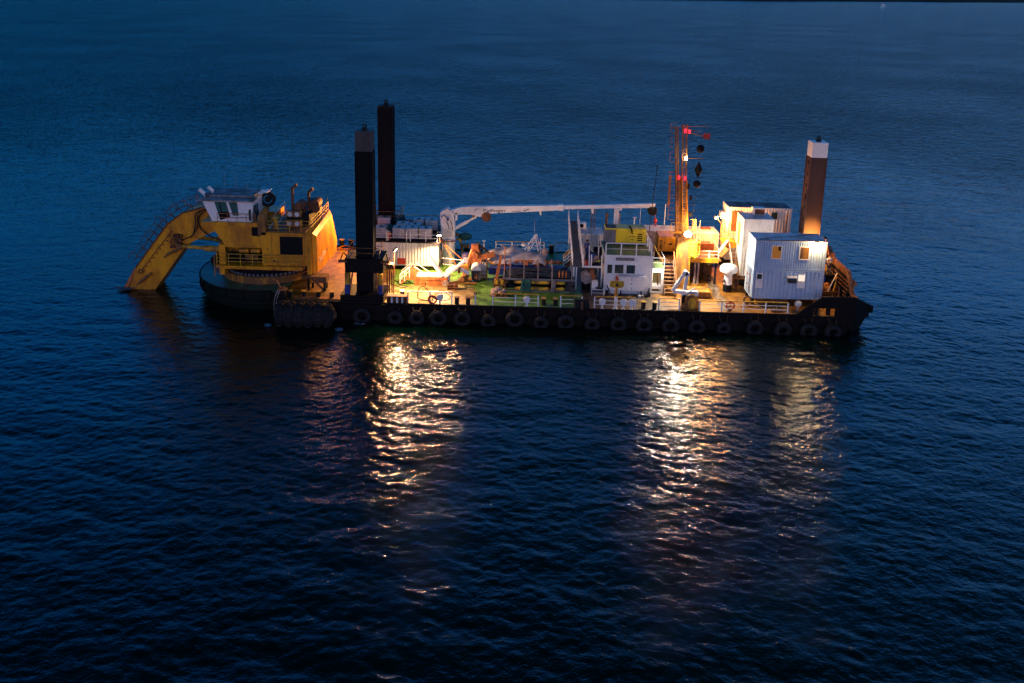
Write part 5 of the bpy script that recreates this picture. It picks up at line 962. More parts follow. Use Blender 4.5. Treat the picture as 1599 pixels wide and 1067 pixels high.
t = T('white_bench', (7.5, 3.9, 0), 'white bench with tub and folded gear left of the control house', 'bench'); P('frame', MB().box((6.95, 3.5, .5), (8.05, 4.1, .56)).box((6.95, 3.5, 0), (7.0, 3.56, .5)).box((8.0, 3.5, 0), (8.05, 3.56, .5)).box((7.0, 3.5, .2), (8.0, 3.54, .24)), 'lgrey', t)
P('tub', MB().box((7.0, 3.7, .57), (7.5, 4.2, 1.2)), 'wht', t); P('gear', MB().bar((7.3, 3.5, .7), (7.9, 3.6, .62), .14).bar((7.6, 3.5, 1.0), (7.95, 3.6, .7), .05), 'dark', t)

# small white store with cooling unit
c = container('store_container', 'small white corrugated store with ribbed grey roof behind the tool platform', 'container', 6.35, 12.8, .35, 2.35, 2.44, 2.6, roofrib=True); 
t = T('cooling_unit', (6.8, 14.8, 2.97), 'white cooling unit with round fan on the small white store', 'cooling unit'); P('case', MB().box((6.4, 14.5, 2.97), (7.1, 14.95, 3.55)), 'wht', t); P('fan', MB().cyl((6.65, 14.47, 3.26), (6.65, 14.5, 3.26), .2, 16), 'blk', t)
for x, lb in ((6.9, 'left of the thin dark rods leaning before the small white store'), (8.0, 'right one of the thin dark rods leaning before the small white store')): ONE('rod', MB().cyl((x, 9.2, 1.4), (x, 9.2, 3.3), .03, 6), 'purp', lb, 'rod')
t = T('yellow_mast', (7.8, 15, 0), 'slim yellow ladder mast behind the small white store', 'mast'); P('rail', MB().box((7.62, 15, 0), (7.72, 15.1, 5.6)).box((7.95, 15, 0), (8.02, 15.1, 5.4)), 'ydk', t)
mb = MB(); [mb.box((7.72, 15.03, .4 + i * .3), (7.95, 15.07, .44 + i * .3)) for i in range(16)]; P('rung', mb, 'ydk', t)
ONE('stove_pipe', MB().cyl((8.45, 8.6, 3.6), (8.5, 8.6, 6.1), .11, 12).cyl((8.5, 8.6, 6.1), (8.5, 8.6, 6.2), .15, 12), 'rust', 'dark rusty exhaust pipe rising behind the bright yellow generator', 'pipe')

# ------------------------------------------------------------------ control house
H = T('control_house', (10.2, 6, 0), 'white control house with three dark windows and green roof deck', 'deckhouse')
hx0, hx1, hz = 8.15, 12.15, 3.55
P('wall', MB().box((hx0, 4.0, .35), (hx1, 8.0, hz)).box((hx0 + .4, 4.1, .006), (hx1 - .2, 7.8, .35)), 'wht', H)
P('corner_post', MB().box((hx0 - .12, 3.86, 0), (hx0 + .04, 3.99, hz)).box((hx1 - .02, 3.86, 0), (hx1 + .12, 3.99, hz)), 'wht', H)
P('roof', MB().box((hx0 - .15, 3.84, hz + .002), (hx1 + .15, 8.2, hz + .10)), 'wht', H); P('roof_deck', MB().box((hx0 - .1, 3.92, hz + .102), (hx1 + .1, 8.1, hz + .115)), 'grn', H)
for x0, x1 in ((8.3, 8.72), (8.95, 9.72), (9.98, 10.74)): window(H, x0, x1, 1.95, 2.74, 4.0, 'glass', fw=.06)
P('vent_grille', MB().box((9.0, 3.955, 3.12), (10.65, 3.999, 3.4)), 'textg', H); P('grille_marks', MB().box((9.1, 3.945, 3.2), (9.9, 3.954, 3.24)).box((9.5, 3.945, 3.3), (9.6, 3.954, 3.35)).box((10.1, 3.945, 3.3), (10.2, 3.954, 3.35)).box((10.35, 3.945, 3.22), (10.42, 3.954, 3.28)), 'bag', H)
P('panel_joint', MB().box((10.85, 3.985, 1.95), (10.87, 3.999, 3.5)).box((8.3, 3.98, 1.86), (12.0, 3.999, 1.885)), 'lgrey', H)
t = T('locker', (10.4, 3.6, .5), 'wide white double door locker fixed in front of the control house', 'locker')
P('case', MB().box((9.36, 3.45, .55), (11.5, 3.98, 1.8)), 'wht', t); P('top', MB().box((9.3, 3.42, 1.8), (11.56, 3.98, 1.86)), 'lgrey', t); P('door', MB().box((9.4, 3.42, .6), (10.42, 3.449, 1.76)), 'wht', t); P('door', MB().box((10.46, 3.42, .6), (11.46, 3.449, 1.76)), 'wht', t)
P('hinge', MB().box((10.41, 3.40, .7), (10.47, 3.419, .85)).box((10.41, 3.40, 1.5), (10.47, 3.419, 1.65)).box((10.41, 3.40, 1.1), (10.47, 3.419, 1.25)), 'dark', t); P('leg', MB().box((9.5, 3.6, .006), (9.6, 3.7, .55)).box((11.3, 3.6, .006), (11.4, 3.7, .55)), 'dark', t)
ONE('fire_extinguisher', MB().lathe((9.15, 3.75, 1.25), [(.1, 0), (.11, .4), (.05, .5), (.04, .58)], 12), 'red', 'red fire extinguisher beside the white locker on the control house', 'extinguisher')
t = T('deck_litter', (9, 3, 0), 'dark hoses and cans lying on the brown deck under the white locker', 'hoses'); P('hose', MB().curve([(8.3, 3.7, .9), (8.6, 3.4, .3), (8.9, 3.2, .05), (9.5, 3.3, .12), (10.2, 3.1, .05), (11, 3.3, .2), (11.9, 3.4, .1), (12.0, 3.5, .8)], .05), 'rub', t); P('can', MB().cyl((10.3, 3.0, 0), (10.3, 3.0, .25), .12, 10), 'bag', t); P('can', MB().cyl((11.4, 3.1, .12), (11.4, 3.3, .12), .14, 10), 'bag', t); P('can', MB().cyl((11.15, 3.1, .12), (11.15, 3.3, .12), .14, 10), 'plast', t); P('box', MB().box((11.9, 3.5, 0), (12.15, 3.8, .35)), 'dark', t)
bolt_rail('guard_rail', 'white railing round the green roof of the control house', [(8.1, 3.95, 3.66), (12.1, 3.95, 3.66), (12.1, 7.9, 3.66)], 1.05, (3, 3), top='wht', mids=1, r=.03)
def genset(name, x, y, z, L_, D_, H_, mat, lb, grey_end=0, vents=(), marks=()):
    t = T(name, (x, y, z), lb, 'generator'); P('skid', MB().box((x + .05, y + .05, z), (x + L_ - .05, y + D_ - .05, z + .22)), 'blk', t)
    P('canopy', MB().box((x + grey_end, y, z + .22), (x + L_, y + D_, z + H_ - .12)).hexa([(x, y, z + H_ - .12), (x + L_, y, z + H_ - .12), (x + L_, y + D_, z + H_ - .12), (x, y + D_, z + H_ - .12), (x + .06, y + .08, z + H_), (x + L_ - .06, y + .08, z + H_), (x + L_ - .06, y + D_ - .08, z + H_), (x + .06, y + D_ - .08, z + H_)]), mat, t)
    if grey_end: P('radiator_panel', MB().box((x + .01, y + .012, z + .22), (x + grey_end, y + D_ - .02, z + H_ - .122)), 'textg', t)
    for (a, b, c_, d) in vents: P('vent', MB().box((x + a, y - .015, z + b), (x + c_, y - .001, z + d)), 'blk', t)
    mb = MB(); [mb.box((x + a, y - .012, z + b), (x + c_, y - .001, z + d)) for a, b, c_, d in marks]; P('black_marks', mb, 'text', t)
    P('edge_trim', MB().box((x + grey_end - .04, y - .008, z + .22), (x + grey_end, y - .001, z + H_ - .12)), 'ysafe', t); return t
g = genset('generator', 8.25, 6.9, 3.67, 3.75, 1.6, 1.55, 'ygen', 'bright yellow generator with four black vents on the green roof deck', 1.0, [(2.95, .42 + i * .2, 3.4, .52 + i * .2) for i in range(4)],
       [(2.2, .82, 2.35, .88), (2.42, .80, 2.5, .9), (2.58, .82, 2.75, .88), (2.4, .5, 2.55, .58), (2.42, 1.05, 2.54, 1.15), (3.45, 1.15, 3.52, 1.25), (3.4, .26, 3.46, .34)])
P('exhaust_stain', MB().box((8.35, 7.0, 5.222), (9.3, 8.3, 5.23)), 'spudc', g); P('hose', MB().curve([(10.55, 7.9, 5.2), (10.6, 7.2, 5.28), (10.65, 6.88, 5.15), (10.68, 6.86, 4.85)], .07), 'blk', g)
genset('generator', 13.45, 8.6, 2.45, 2.2, 2.2, 1.6, 'ogen', 'orange generator with black louvres beside the yellow lattice mast', 0, [(.08, .4 + i * .12, .35, .46 + i * .12) for i in range(8)], [(.95, .85, 1.25, 1.0), (.5, .95, .56, 1.1), (1.5, .75, 1.6, .8), (1.8, .75, 1.9, .8)])
ONE('generator_stand', MB().box((13.5, 8.7, 0), (13.7, 8.9, 2.44)).box((15.4, 8.7, 0), (15.6, 8.9, 2.44)).box((13.5, 10.5, 0), (13.7, 10.7, 2.44)).box((15.4, 10.5, 0), (15.6, 10.7, 2.44)).box((13.5, 8.6, 2.25), (15.6, 8.7, 2.44)).cyl((14.0, 8.6, 1.9), (14.9, 8.6, 2.1), .14, 10).cyl((14.6, 8.5, 1.5), (14.3, 8.6, 2.2), .09, 8), 'dark', 'dark steel stand carrying the orange generator', 'stand')
ONE('junction_box', MB().box((11.95, 9.2, 3.3), (13.2, 9.8, 4.25)).box((12.0, 9.3, 2.3), (13.25, 9.9, 3.28)), 'bag', 'stacked pale pinkish boxes between the two generators', 'boxes')
t = T('aerial_mast', (11.6, 11, 3), 'thin white aerial with small dish behind the yellow generator', 'aerial'); P('pole', MB().cyl((11.35, 11, 3), (11.4, 11, 5.2), .05, 8), 'wht', t); P('dish', MB().cyl((11.4, 11, 5.2), (11.4, 11, 5.27), .25, 14, .08), 'wht', t); P('whip', MB().cyl((11.9, 11, 3), (11.95, 11, 6.2), .02, 5), 'wht', t)
ONE('wire_stay', MB().cyl((12.6, 9.5, 3.6), (13.2, 10.5, 10.5), .035, 6).cyl((12.55, 9.5, 3.4), (12.6, 9.5, 4.2), .09, 8), 'dark', 'long thin dark wire rising beside the crane hook', 'wire')
ONE('wire_stay', MB().cyl((14.6, 13, 4), (14.62, 13, 6.1), .04, 6), 'wht', 'short white rod standing below the crane hook', 'rod')
# annex and brown stairs
t = T('house_annex', (12.9, 4.6, 0), 'white side annex with lit doorway on the right of the control house', 'annex')
P('wall', MB().box((12.32, 4.5, 1.95), (13.4, 6.5, 2.32)).box((12.32, 4.5, 0), (12.42, 6.5, 1.95)).box((13.2, 4.5, 0), (13.4, 6.5, 1.95)).box((12.42, 4.5, 0), (13.2, 4.6, .15)).box((12.42, 4.5, .4), (13.2, 4.6, .62)).box((12.42, 6.4, 0), (13.2, 6.5, 1.95)), 'wht', t)
P('lit_interior', MB().box((12.43, 5.6, .62), (13.19, 5.7, 1.94)), 'g_dim', t); P('shelf', MB().box((12.43, 4.65, .55), (13.19, 5.5, .62)), 'g_win2', t); P('door_leaf', MB().box((12.95, 4.7, .63), (13.02, 5.3, 1.9)), 'brn', t)  # shelf and inner wall glow by emission to stand for lamplight inside
P('top_deck', MB().box((12.3, 4.45, 2.322), (13.42, 6.6, 2.38)), 'grn', t); P('rail', MB().path([(12.35, 4.5, 3.3), (13.38, 4.5, 3.3), (13.38, 4.5, 2.38)], .035).path([(12.35, 4.5, 2.85), (13.38, 4.5, 2.85)], .025).cyl((13.38, 4.5, 3.3), (13.38, 6.5, 3.3), .03), 'wht', t)
ONE('yellow_prop', MB().cyl((12.25, 4.3, 4.6), (13.25, 4.8, 3.0), .06, 8), 'ysafe', 'yellow diagonal pole leaning from the roof rail beside the annex', 'pole')
t = T('brown_stairs', (13.9, 4.5, 0), 'steep brown stairs with orange side rails left of the yellow mast', 'stairs')
for i in range(9): P('tread', MB().box((13.5, 3.9 + i * .28, .22 + i * .26), (14.45, 4.18 + i * .28, .28 + i * .26)), 'brn', t)
for x in (13.45, 14.5): P('string', MB().bar((x, 3.85, .1), (x, 6.5, 2.5), .07, .3), 'brn', t)
P('handrail', MB().path([(14.52, 3.9, 1.0), (14.52, 6.4, 3.3), (14.52, 7.4, 3.3)], .04).path([(14.52, 3.9, .1), (14.52, 3.9, 1.0)], .04).cyl((14.52, 6.4, 2.4), (14.52, 6.4, 3.3), .035), 'orng', t)
P('landing', MB().box((13.3, 6.5, 2.3), (15.6, 8.4, 2.42)), 'brn', t)

# ------------------------------------------------------------------ lattice mast with day shapes and lights
t = T('signal_mast', (15.2, 6.8, 0), 'tall yellow signal mast with ladder, red lamps and hanging black day shapes', 'mast')
P('foot', MB().hexa([(14.55, 6.1, 0), (15.95, 6.1, 0), (15.95, 7.2, 0), (14.55, 7.2, 0), (14.75, 6.3, 4.7), (15.75, 6.3, 4.7), (15.75, 7.1, 4.7), (14.75, 7.1, 4.7)]), 'ydk', t)
mb = MB()
for i in range(19): mb.box((15.72 + .18 * (1 - i / 19), 6.22, .3 + i * .23), (15.98, 6.28, .36 + i * .23))
mb.bar((16.05, 6.25, .1), (15.85, 6.25, 4.8), .06); P('side_ladder', mb, 'ysafe', t)
def lat(x0, z0_, x1, z1_, wdt, y=6.6):
    mb = MB(); 
    for dx in (-wdt / 2, wdt / 2):
        for dy in (-.18, .18): mb.bar((x0 + dx, y + dy, z0_), (x1 + dx, y + dy, z1_), .07)
    k = int((z1_ - z0_) / .32)
    for i in range(k):
        f = i / k; g_ = (i + 1) / k; xa = x0 + (x1 - x0) * f; xb = x0 + (x1 - x0) * g_; za = z0_ + (z1_ - z0_) * f; zb = z0_ + (z1_ - z0_) * g_
        mb.bar((xa - wdt / 2, y - .18, za), (xa + wdt / 2, y - .18, za), .035).bar((xa - wdt / 2 * (-1) ** i, y - .18, za), (xb + wdt / 2 * (-1) ** i, y - .18, zb), .03)
    return mb
P('lattice', lat(15.25, 4.7, 14.75, 15.0, .36), 'ydk', t); P('lattice', lat(14.75, 4.9, 14.05, 14.7, .2), 'ydk', t)
def join(a_, b_): a_.f += [[i + len(a_.v) for i in f] for f in b_.f]; a_.v += b_.v; a_.sm += b_.sm; return a_
P('lower_lattice', join(lat(15.45, 4.7, 15.02, 10.0, .42, 6.55), lat(14.85, 4.7, 14.48, 10.2, .36, 6.75)), 'yel', t)
P('cable_tray', MB().bar((15.2, 6.5, 4.7), (14.75, 6.5, 10.3), .2, .08), 'ydk', t); P('cable_tray', MB().bar((14.6, 6.6, 4.7), (14.32, 6.6, 10.4), .16, .08), 'ydk', t)
P('mast_head_bracket', MB().box((14.5, 6.3, 4.6), (15.8, 7.1, 4.78)), 'ydk', t)
mb = MB()
for z in (6.3, 7.4, 8.6, 9.8, 11.6, 12.9, 14.2):
    x = 14.05 + (15 - z) * .03; mb.path([(x, 6.5, z), (x - .55, 6.5, z), (x - .55, 6.5, z + .9), (x, 6.5, z + .9)], .025, 5).cyl((x - .55, 6.5, z + .45), (x, 6.5, z + .45), .02, 5)
mb.box((13.65, 6.45, 7.6), (13.85, 6.6, 10.4)); P('back_rails', mb, 'orng', t)
P('junction_boxes', MB().box((15.55, 6.3, 8.2), (15.8, 6.5, 8.6)).box((15.6, 6.3, 6.7), (15.85, 6.5, 7.1)).box((15.3, 6.3, 9.2), (15.5, 6.5, 9.7)).cyl((15.5, 6.3, 7.9), (16.1, 6.3, 7.8), .03), 'dark', t)
P('top_arm', MB().cyl((13.6, 6.5, 14.75), (16.9, 6.5, 14.9), .03, 6).cyl((14.9, 6.5, 14.3), (16.9, 6.5, 13.9), .05, 6).cyl((14.9, 6.5, 14.5), (16.2, 6.5, 14.4), .03, 6).cyl((15, 6.5, 11.95), (16.6, 6.5, 12.0), .03, 6), 'orng', t)
P('red_arm_end', MB().box((16.45, 6.4, 13.75), (17.0, 6.6, 14.25)), 'red', t)
P('working_platform', MB().box((14.0, 5.9, 5.2), (15.0, 6.4, 5.26)).path([(14.0, 5.9, 5.26), (14.0, 5.9, 6.2), (15.0, 5.9, 6.2)], .03).path([(14.0, 5.9, 5.7), (15.0, 5.9, 5.7)], .02), 'ysafe', t); P('side_rails', MB().path([(15.8, 6.4, 6.4), (16.3, 6.4, 6.4), (16.3, 6.4, 5.4), (15.8, 6.4, 5.4)], .03).cyl((16.05, 6.4, 5.4), (16.05, 6.4, 6.4), .02), 'ysafe', t)
for x, z, m_ in ((14.75, 14.55, 'g_red'), (15.1, 14.5, 'g_red'), (14.98, 12.1, 'g_wrm'), (14.45, 10.35, 'g_red'), (15.0, 10.3, 'g_red')): P('signal_lamp', MB().sph((x, 6.15, z), .10, 12, 8).cyl((x, 6.15, z - .22), (x, 6.15, z - .12), .1, 10), m_, t)
lamp('lamp_and_fill_light', (14.95, 5.95, 14.5), .8, (1, .04, .06), .12); lamp('lamp_and_fill_light', (15.0, 5.95, 10.3), .8, (1, .04, .06), .12); lamp('lamp_and_fill_light', (14.98, 5.95, 12.1), 1.2, WRM, .1)
G = 'black day shapes hanging on a line'
ONE('day_shape', MB().sph((16.25, 6.5, 12.85), .36, 18, 12), 'blk', 'upper black ball hanging beside the signal mast', 'ball', G)
ONE('day_shape', MB().lathe((16.2, 6.5, 10.95), [(.02, -.75), (.36, 0), (.02, .75)], 18), 'blk', 'black diamond hanging between two balls', 'diamond', G, (16.2, 6.5, 10.2))
ONE('day_shape', MB().sph((16.15, 6.5, 9.65), .34, 18, 12), 'blk', 'lower black ball hanging beside the signal mast', 'ball', G)
ONE('halyard', MB().cyl((16.25, 6.5, 14.3), (16.25, 6.5, 13.2), .015, 5).cyl((16.22, 6.5, 12.5), (16.2, 6.5, 11.7), .015, 5).cyl((16.22, 6.5, 13.2), (16.22, 6.5, 12.5), .01, 5).cyl((16.2, 6.5, 11.7), (16.15, 6.5, 9.3), .01, 5).cyl((16.15, 6.5, 9.3), (15.9, 6.5, 5.0), .015, 5), 'dark', 'thin line carrying the black ball and diamond shapes', 'line')
fx = T('floodlight', (15.45, 5.2, 5.3), 'brightest white floodlight at the middle of the yellow mast', 'lamp'); P('housing', MB().box((15.2, 5.35, 5.1), (15.7, 5.5, 5.55)), 'dark', fx); P('lens', MB().sph((15.45, 5.33, 5.32), .33, 14, 8, (1, .3, .85)), 'g_wht', fx); P('bracket', MB().cyl((15.45, 5.5, 5.3), (15.3, 6.4, 5.2), .05), 'ydk', fx)  # lens made oversized to stand in for the lamp's glare

# white long container behind
c = container('shipping_container', 'long white container with pale roof behind the yellow mast', 'container', 11.4, 12.0, 1.1, 8.4, 2.44, 2.45, roof='wht2'); P('rusty_patch', MB().box((17.0, 11.99, 1.5), (19.0, 11.999, 2.75)), 'bag', c); P('hatch', MB().box((18.4, 13.4, 3.54), (19.3, 14.2, 3.6)), 'orng', c)
P('leg', MB().box((11.6, 12.3, 0), (11.9, 12.6, 1.1)).box((19.2, 12.3, 0), (19.5, 12.6, 1.1)).box((19.2, 13.9, 0), (19.5, 14.2, 1.1)), 'dark', c)
t = T('mezzanine_deck', (17.2, 8.5, 0), 'orange lit raised walkway with pale handrail right of the yellow mast', 'platform')
P('floor', MB().box((15.8, 7.0, 2.28), (19.0, 10.6, 2.42)), 'ydk', t); P('edge_beam', MB().box((15.8, 6.9, 2.2), (18.75, 6.998, 2.62)), 'ogen', t); P('back_panel', MB().box((17.6, 10.3, 2.42), (19.0, 10.4, 3.0)), 'orng', t)
for x in (15.85, 16.85, 17.85, 18.7): P('post', MB().cyl((x, 6.95, 2.62), (x, 6.95, 3.3), .035, 6), 'wht', t)
P('handrail', MB().cyl((15.8, 6.95, 3.3), (18.75, 6.95, 3.3), .035, 6).cyl((15.8, 6.95, 2.95), (18.75, 6.95, 2.95), .025, 6).cyl((18.75, 6.95, 3.3), (19.0, 10.5, 3.3), .035, 6), 'wht', t)
for x, m_ in ((15.95, 'ydk'), (16.65, 'bag'), (16.95, 'bag'), (18.55, 'dark')): P('leg', MB().box((x, 7.3, 0), (x + .16, 7.5, 2.28)), m_, t)
P('back_wall', MB().box((16.4, 10.0, 0), (18.9, 10.1, 2.28)), 'brn', t); P('pipes', MB().cyl((17.3, 9.4, 0), (17.3, 9.4, 2.2), .06).cyl((17.9, 9.4, 0), (17.9, 9.4, 2.2), .06).cyl((17.3, 9.4, 1.1), (18.3, 9.4, 1.1), .05), 'dark', t)
P('round_gauges', MB().sph((18.1, 9.2, 1.75), .28, 10, 7, (1, .4, 1)).sph((18.4, 9.2, 1.45), .22, 10, 7, (1, .4, 1)), 'g_dim', t)  # gauges carry a dim glow in their material, though they are no lamps
mb = MB()
for i in range(10):
    a = 2 * PI * i / 10; mb.cyl((16.3 + .6 * math.cos(a), 6.6 + .5 * math.sin(a), 3.1), (16.3 + .6 * math.cos(a), 6.6 + .5 * math.sin(a), 4.4), .03, 6)
t = T('caged_tank', (16.3, 6.6, 2.62), 'brightly lit yellow cylinder in a cage on the raised walkway', 'tank'); P('cylinder', MB().cyl((16.3, 6.6, 2.9), (16.3, 6.6, 4.3), .46, 20).cyl((16.3, 6.6, 2.62), (16.3, 6.6, 2.9), .2), 'ygen', t); P('cage', mb.torus((16.3, 6.6, 3.15), (0, 0, 1), .58, .03, 20, 5).torus((16.3, 6.6, 4.3), (0, 0, 1), .58, .03, 20, 5), 'ysafe', t)
P('aerial', MB().cyl((16.0, 6.6, 4.3), (16.3, 6.6, 6.5), .035, 6).cyl((16.5, 6.6, 4.3), (16.35, 6.6, 6.0), .035, 6).cyl((16.6, 6.6, 4.3), (16.75, 6.6, 6.3), .03, 6), 'bag', t)
ONE('deck_hatch', MB().box((15.6, 3.6, .006), (17.4, 4.95, .5)).box((15.5, 3.5, .5), (17.45, 5.0, .58)), 'ydk', 'low flat hatch box with orange lit top behind the small white crane', 'hatch')
t = T('mushroom_vent', (19.4, 5.6, 0), 'white mushroom shaped vent on a black drum base', 'vent')
P('base', MB().cyl((19.4, 5.6, 0), (19.4, 5.6, .68), .39, 20), 'blk', t); P('stem', MB().lathe((19.4, 5.6, 0), [(.38, .69), (.36, .8), (.36, 1.5), (.46, 1.75), (.5, 1.9)], 24), 'wht', t); P('cap', MB().lathe((19.4, 5.6, 0), [(.78, 1.9), (.8, 2.1), (.76, 2.3), (.6, 2.45), (.3, 2.55), (.05, 2.58)], 28), 'wht', t); P('valve', MB().sph((18.95, 5.4, 1.05), .16, 8, 6).sph((19.85, 5.5, 1.55), .2, 8, 6), 'rust', t)
t = T('work_table', (20.4, 6.3, 0), 'small orange brown table with tools between the mushroom vent and the cabin stack', 'table'); P('top', MB().box((19.9, 6.0, 1.0), (21.0, 6.8, 1.1)), 'ydk', t)
for x in (19.95, 20.9): P('leg', MB().box((x, 6.05, 0), (x + .06, 6.12, 1.0)), 'dark', t)
P('tools', MB().sph((20.1, 6.2, 1.3), .18, 8, 6).box((20.3, 6.2, 1.1), (20.7, 6.5, 1.25)).box((20.1, 6.1, .1), (20.5, 6.5, .7)), 'rust', t); P('lower_beam', MB().box((19.9, 5.8, .002), (21.1, 5.98, .3)), 'ydk', t)
mb = MB(); r7 = random.Random(3); vs = []; L2 = []
for i in range(17):
    y = .5 + i * .75; L2.append(y)
for i, y in enumerate(L2): vs += [(17.75 + .12 * math.sin(i * 2.1) + y * .03, y, .012), (18.55 + .12 * math.sin(i * 1.7 + 1) + y * .03, y, .012)]
mb.add(vs, [(2 * i, 2 * i + 1, 2 * i + 3, 2 * i + 2) for i in range(16)]); ws = ONE('wet_streak', mb, 'stone', 'pale wet strip running across the ochre deck left of the mushroom vent', 'spill')
for nd in M['stone'].node_tree.nodes:
    if nd.type == 'BSDF_PRINCIPLED': nd.inputs['Roughness'].default_value = .18
# small white crane and yellow winch
t = T('davit_crane', (14.4, 1.5, 0), 'small folded white knuckle crane standing on a black column at the near edge', 'crane')
P('column', MB().cyl((14.7, 1.4, 0), (14.7, 1.4, 1.1), .2, 12), 'blk', t); P('base_arm', MB().bar((13.75, 1.45, 1.35), (15.3, 1.45, 1.2), .3, .28).box((14.45, 1.25, 1.0), (14.95, 1.65, 1.35)), 'wht', t)
P('lower_boom', MB().bar((13.7, 1.45, 1.4), (14.65, 1.45, 3.05), .26, .26).bar((13.85, 1.25, 1.75), (14.35, 1.25, 2.8), .08), 'wht', t); P('knuckle', MB().cyl((14.68, 1.28, 3.0), (14.68, 1.62, 3.0), .24, 14).cyl((14.85, 1.28, 2.9), (14.85, 1.62, 2.9), .2, 12), 'wht', t)
P('outer_boom', MB().bar((14.85, 1.45, 2.95), (14.72, 1.45, 1.5), .26, .26), 'wht', t); P('controls', MB().box((15.1, 1.3, 1.25), (15.85, 1.6, 1.4)).bar((15.2, 1.4, 1.4), (15.6, 1.4, 1.7), .08).box((15.5, 1.3, 1.0), (15.9, 1.6, 1.3)), 'lgrey', t)
t = T('winch', (15.2, 1.1, 0), 'round yellow mooring winch on the near deck edge', 'winch')
P('side_plate', MB().prism([(14.55, .04), (15.95, .04), (15.88, .75), (15.6, 1.2), (15.2, 1.35), (14.85, 1.2), (14.7, .75)], .75, .82), 'ydk', t); P('side_plate', MB().prism([(14.55, .04), (15.95, .04), (15.88, .75), (15.6, 1.2), (15.2, 1.35), (14.85, 1.2), (14.7, .75)], 1.6, 1.67), 'ydk', t)
P('drum', MB().cyl((15.25, .82, .7), (15.25, 1.6, .7), .52, 20), 'ydk', t); P('gear_cover', MB().prism([(15.0, .1), (15.55, .1), (15.6, .7), (15.45, 1.0), (15.15, 1.0), (14.95, .7)], .66, .74), 'ysafe', t); P('base', MB().box((14.4, .6, .006), (16.0, 1.75, .1)).box((14.42, .7, .1), (14.7, 1.2, .35)), 'ydk', t)

# ------------------------------------------------------------------ cabin stacks on the right
# back stack
c = container('cabin_container', 'upper back cabin with dark ribbed roof and open doorway behind the middle stack', 'container', 20.4, 11.5, 3.75, 6.06, 2.44, 2.6, roof='grey', roofrib=True)
P('doorway', MB().box((20.75, 11.47, 4.0), (21.7, 11.5, 6.0)), 'brn', c); window(c, 24.5, 25.1, 5.3, 5.95, 11.5, 'glass', 'lgrey', .05); P('drain_pipe', MB().cyl((25.9, 11.42, 3.8), (26.05, 11.42, 6.0), .05), 'rust', c)
container('cabin_container', 'lower back container under the cabin with the dark ribbed roof', 'container', 20.4, 11.5, 1.1, 6.06, 2.44, 2.6)
ONE('container_plinth', MB().box((20.4, 11.6, 0), (26.4, 13.8, 1.08)), 'dark', 'dark plinth under the back container stack', 'plinth')
t = T('cooling_unit', (20.2, 12.6, 5.2), 'box shaped cooling unit on the left end wall of the upper back cabin', 'cooling unit'); P('case', MB().box((19.9, 12.3, 5.0), (20.36, 13.1, 5.6)), 'wht', t); P('grille', MB().box((19.88, 12.4, 5.1), (19.898, 13.0, 5.5)), 'lgrey', t)
# middle stack
c = container('cabin_container', 'upper middle cabin with flat grey roof between the back stack and the blue-white stack', 'container', 20.75, 7.0, 3.62, 2.75, 2.44, 2.8, roof='lgrey', smooth_front=True)
P('left_doorway', MB().box((20.72, 7.6, 3.7), (20.76, 8.5, 5.7)), 'ogen', c); P('door_frame', MB().box((20.66, 7.5, 3.7), (20.74, 7.6, 5.8)).box((20.66, 8.5, 3.7), (20.74, 8.6, 5.8)), 'wht', c)
container('cabin_container', 'lower middle white container beside the mushroom vent', 'container', 20.75, 7.0, 1.0, 2.75, 2.44, 2.6)
ONE('container_plinth', MB().box((20.8, 7.1, 0), (23.4, 9.4, .98)), 'dark', 'dark plinth under the middle container stack', 'plinth')
t = T('cooling_unit', (22.5, 9, 6.4), 'big boxy cooling unit with dark front on the roof of the middle cabin', 'cooling unit'); P('case', MB().box((21.95, 8.6, 6.42), (23.05, 9.3, 7.05)), 'wht', t); P('front', MB().box((22.1, 8.58, 6.45), (23.0, 8.6, 6.95)), 'rust', t)
t = T('stair_landing', (20.3, 9, 3.1), 'orange lit stair landing with railings between the middle and back stacks', 'stairs')
P('landing', MB().box((19.75, 9.0, 3.15), (21.0, 11.4, 3.3)).box((19.75, 8.92, 3.05), (21.0, 8.98, 3.65)), 'ogen', t)
P('railing', MB().path([(19.8, 8.95, 3.65), (19.8, 8.95, 4.6), (19.8, 11.4, 4.6), (19.8, 11.4, 3.3)], .035).path([(19.8, 8.95, 4.1), (19.8, 11.4, 4.1)], .03).path([(19.8, 10, 3.3), (19.8, 10, 5.0)], .03).path([(20.3, 10.4, 3.3), (20.3, 10.4, 5.0), (20.7, 10.4, 5.0)], .03), 'ysafe', t)
P('flight', MB().bar((19.9, 8.9, 3.2), (18.9, 8.0, 2.5), .9, .12).bar((20.9, 9.4, 3.2), (20.6, 6.9, 1.0), .1, .3), 'ydk', t)
mb = MB()
for i in range(8): mb.box((20.1, 9.2 - i * .3, 3.0 - i * .26), (20.7, 9.4 - i * .3, 3.05 - i * .26))
P('tread', mb, 'ysafe', t); P('stair_rail', MB().bar((19.9, 8.8, 3.9), (18.95, 8.0, 2.95), .3, .06), 'wht', t); P('stair_rail', MB().cyl((20.05, 9.2, 4.0), (20.05, 6.8, 1.9), .04).cyl((20.05, 9.2, 3.5), (20.05, 6.8, 1.4), .03), 'wht', t)
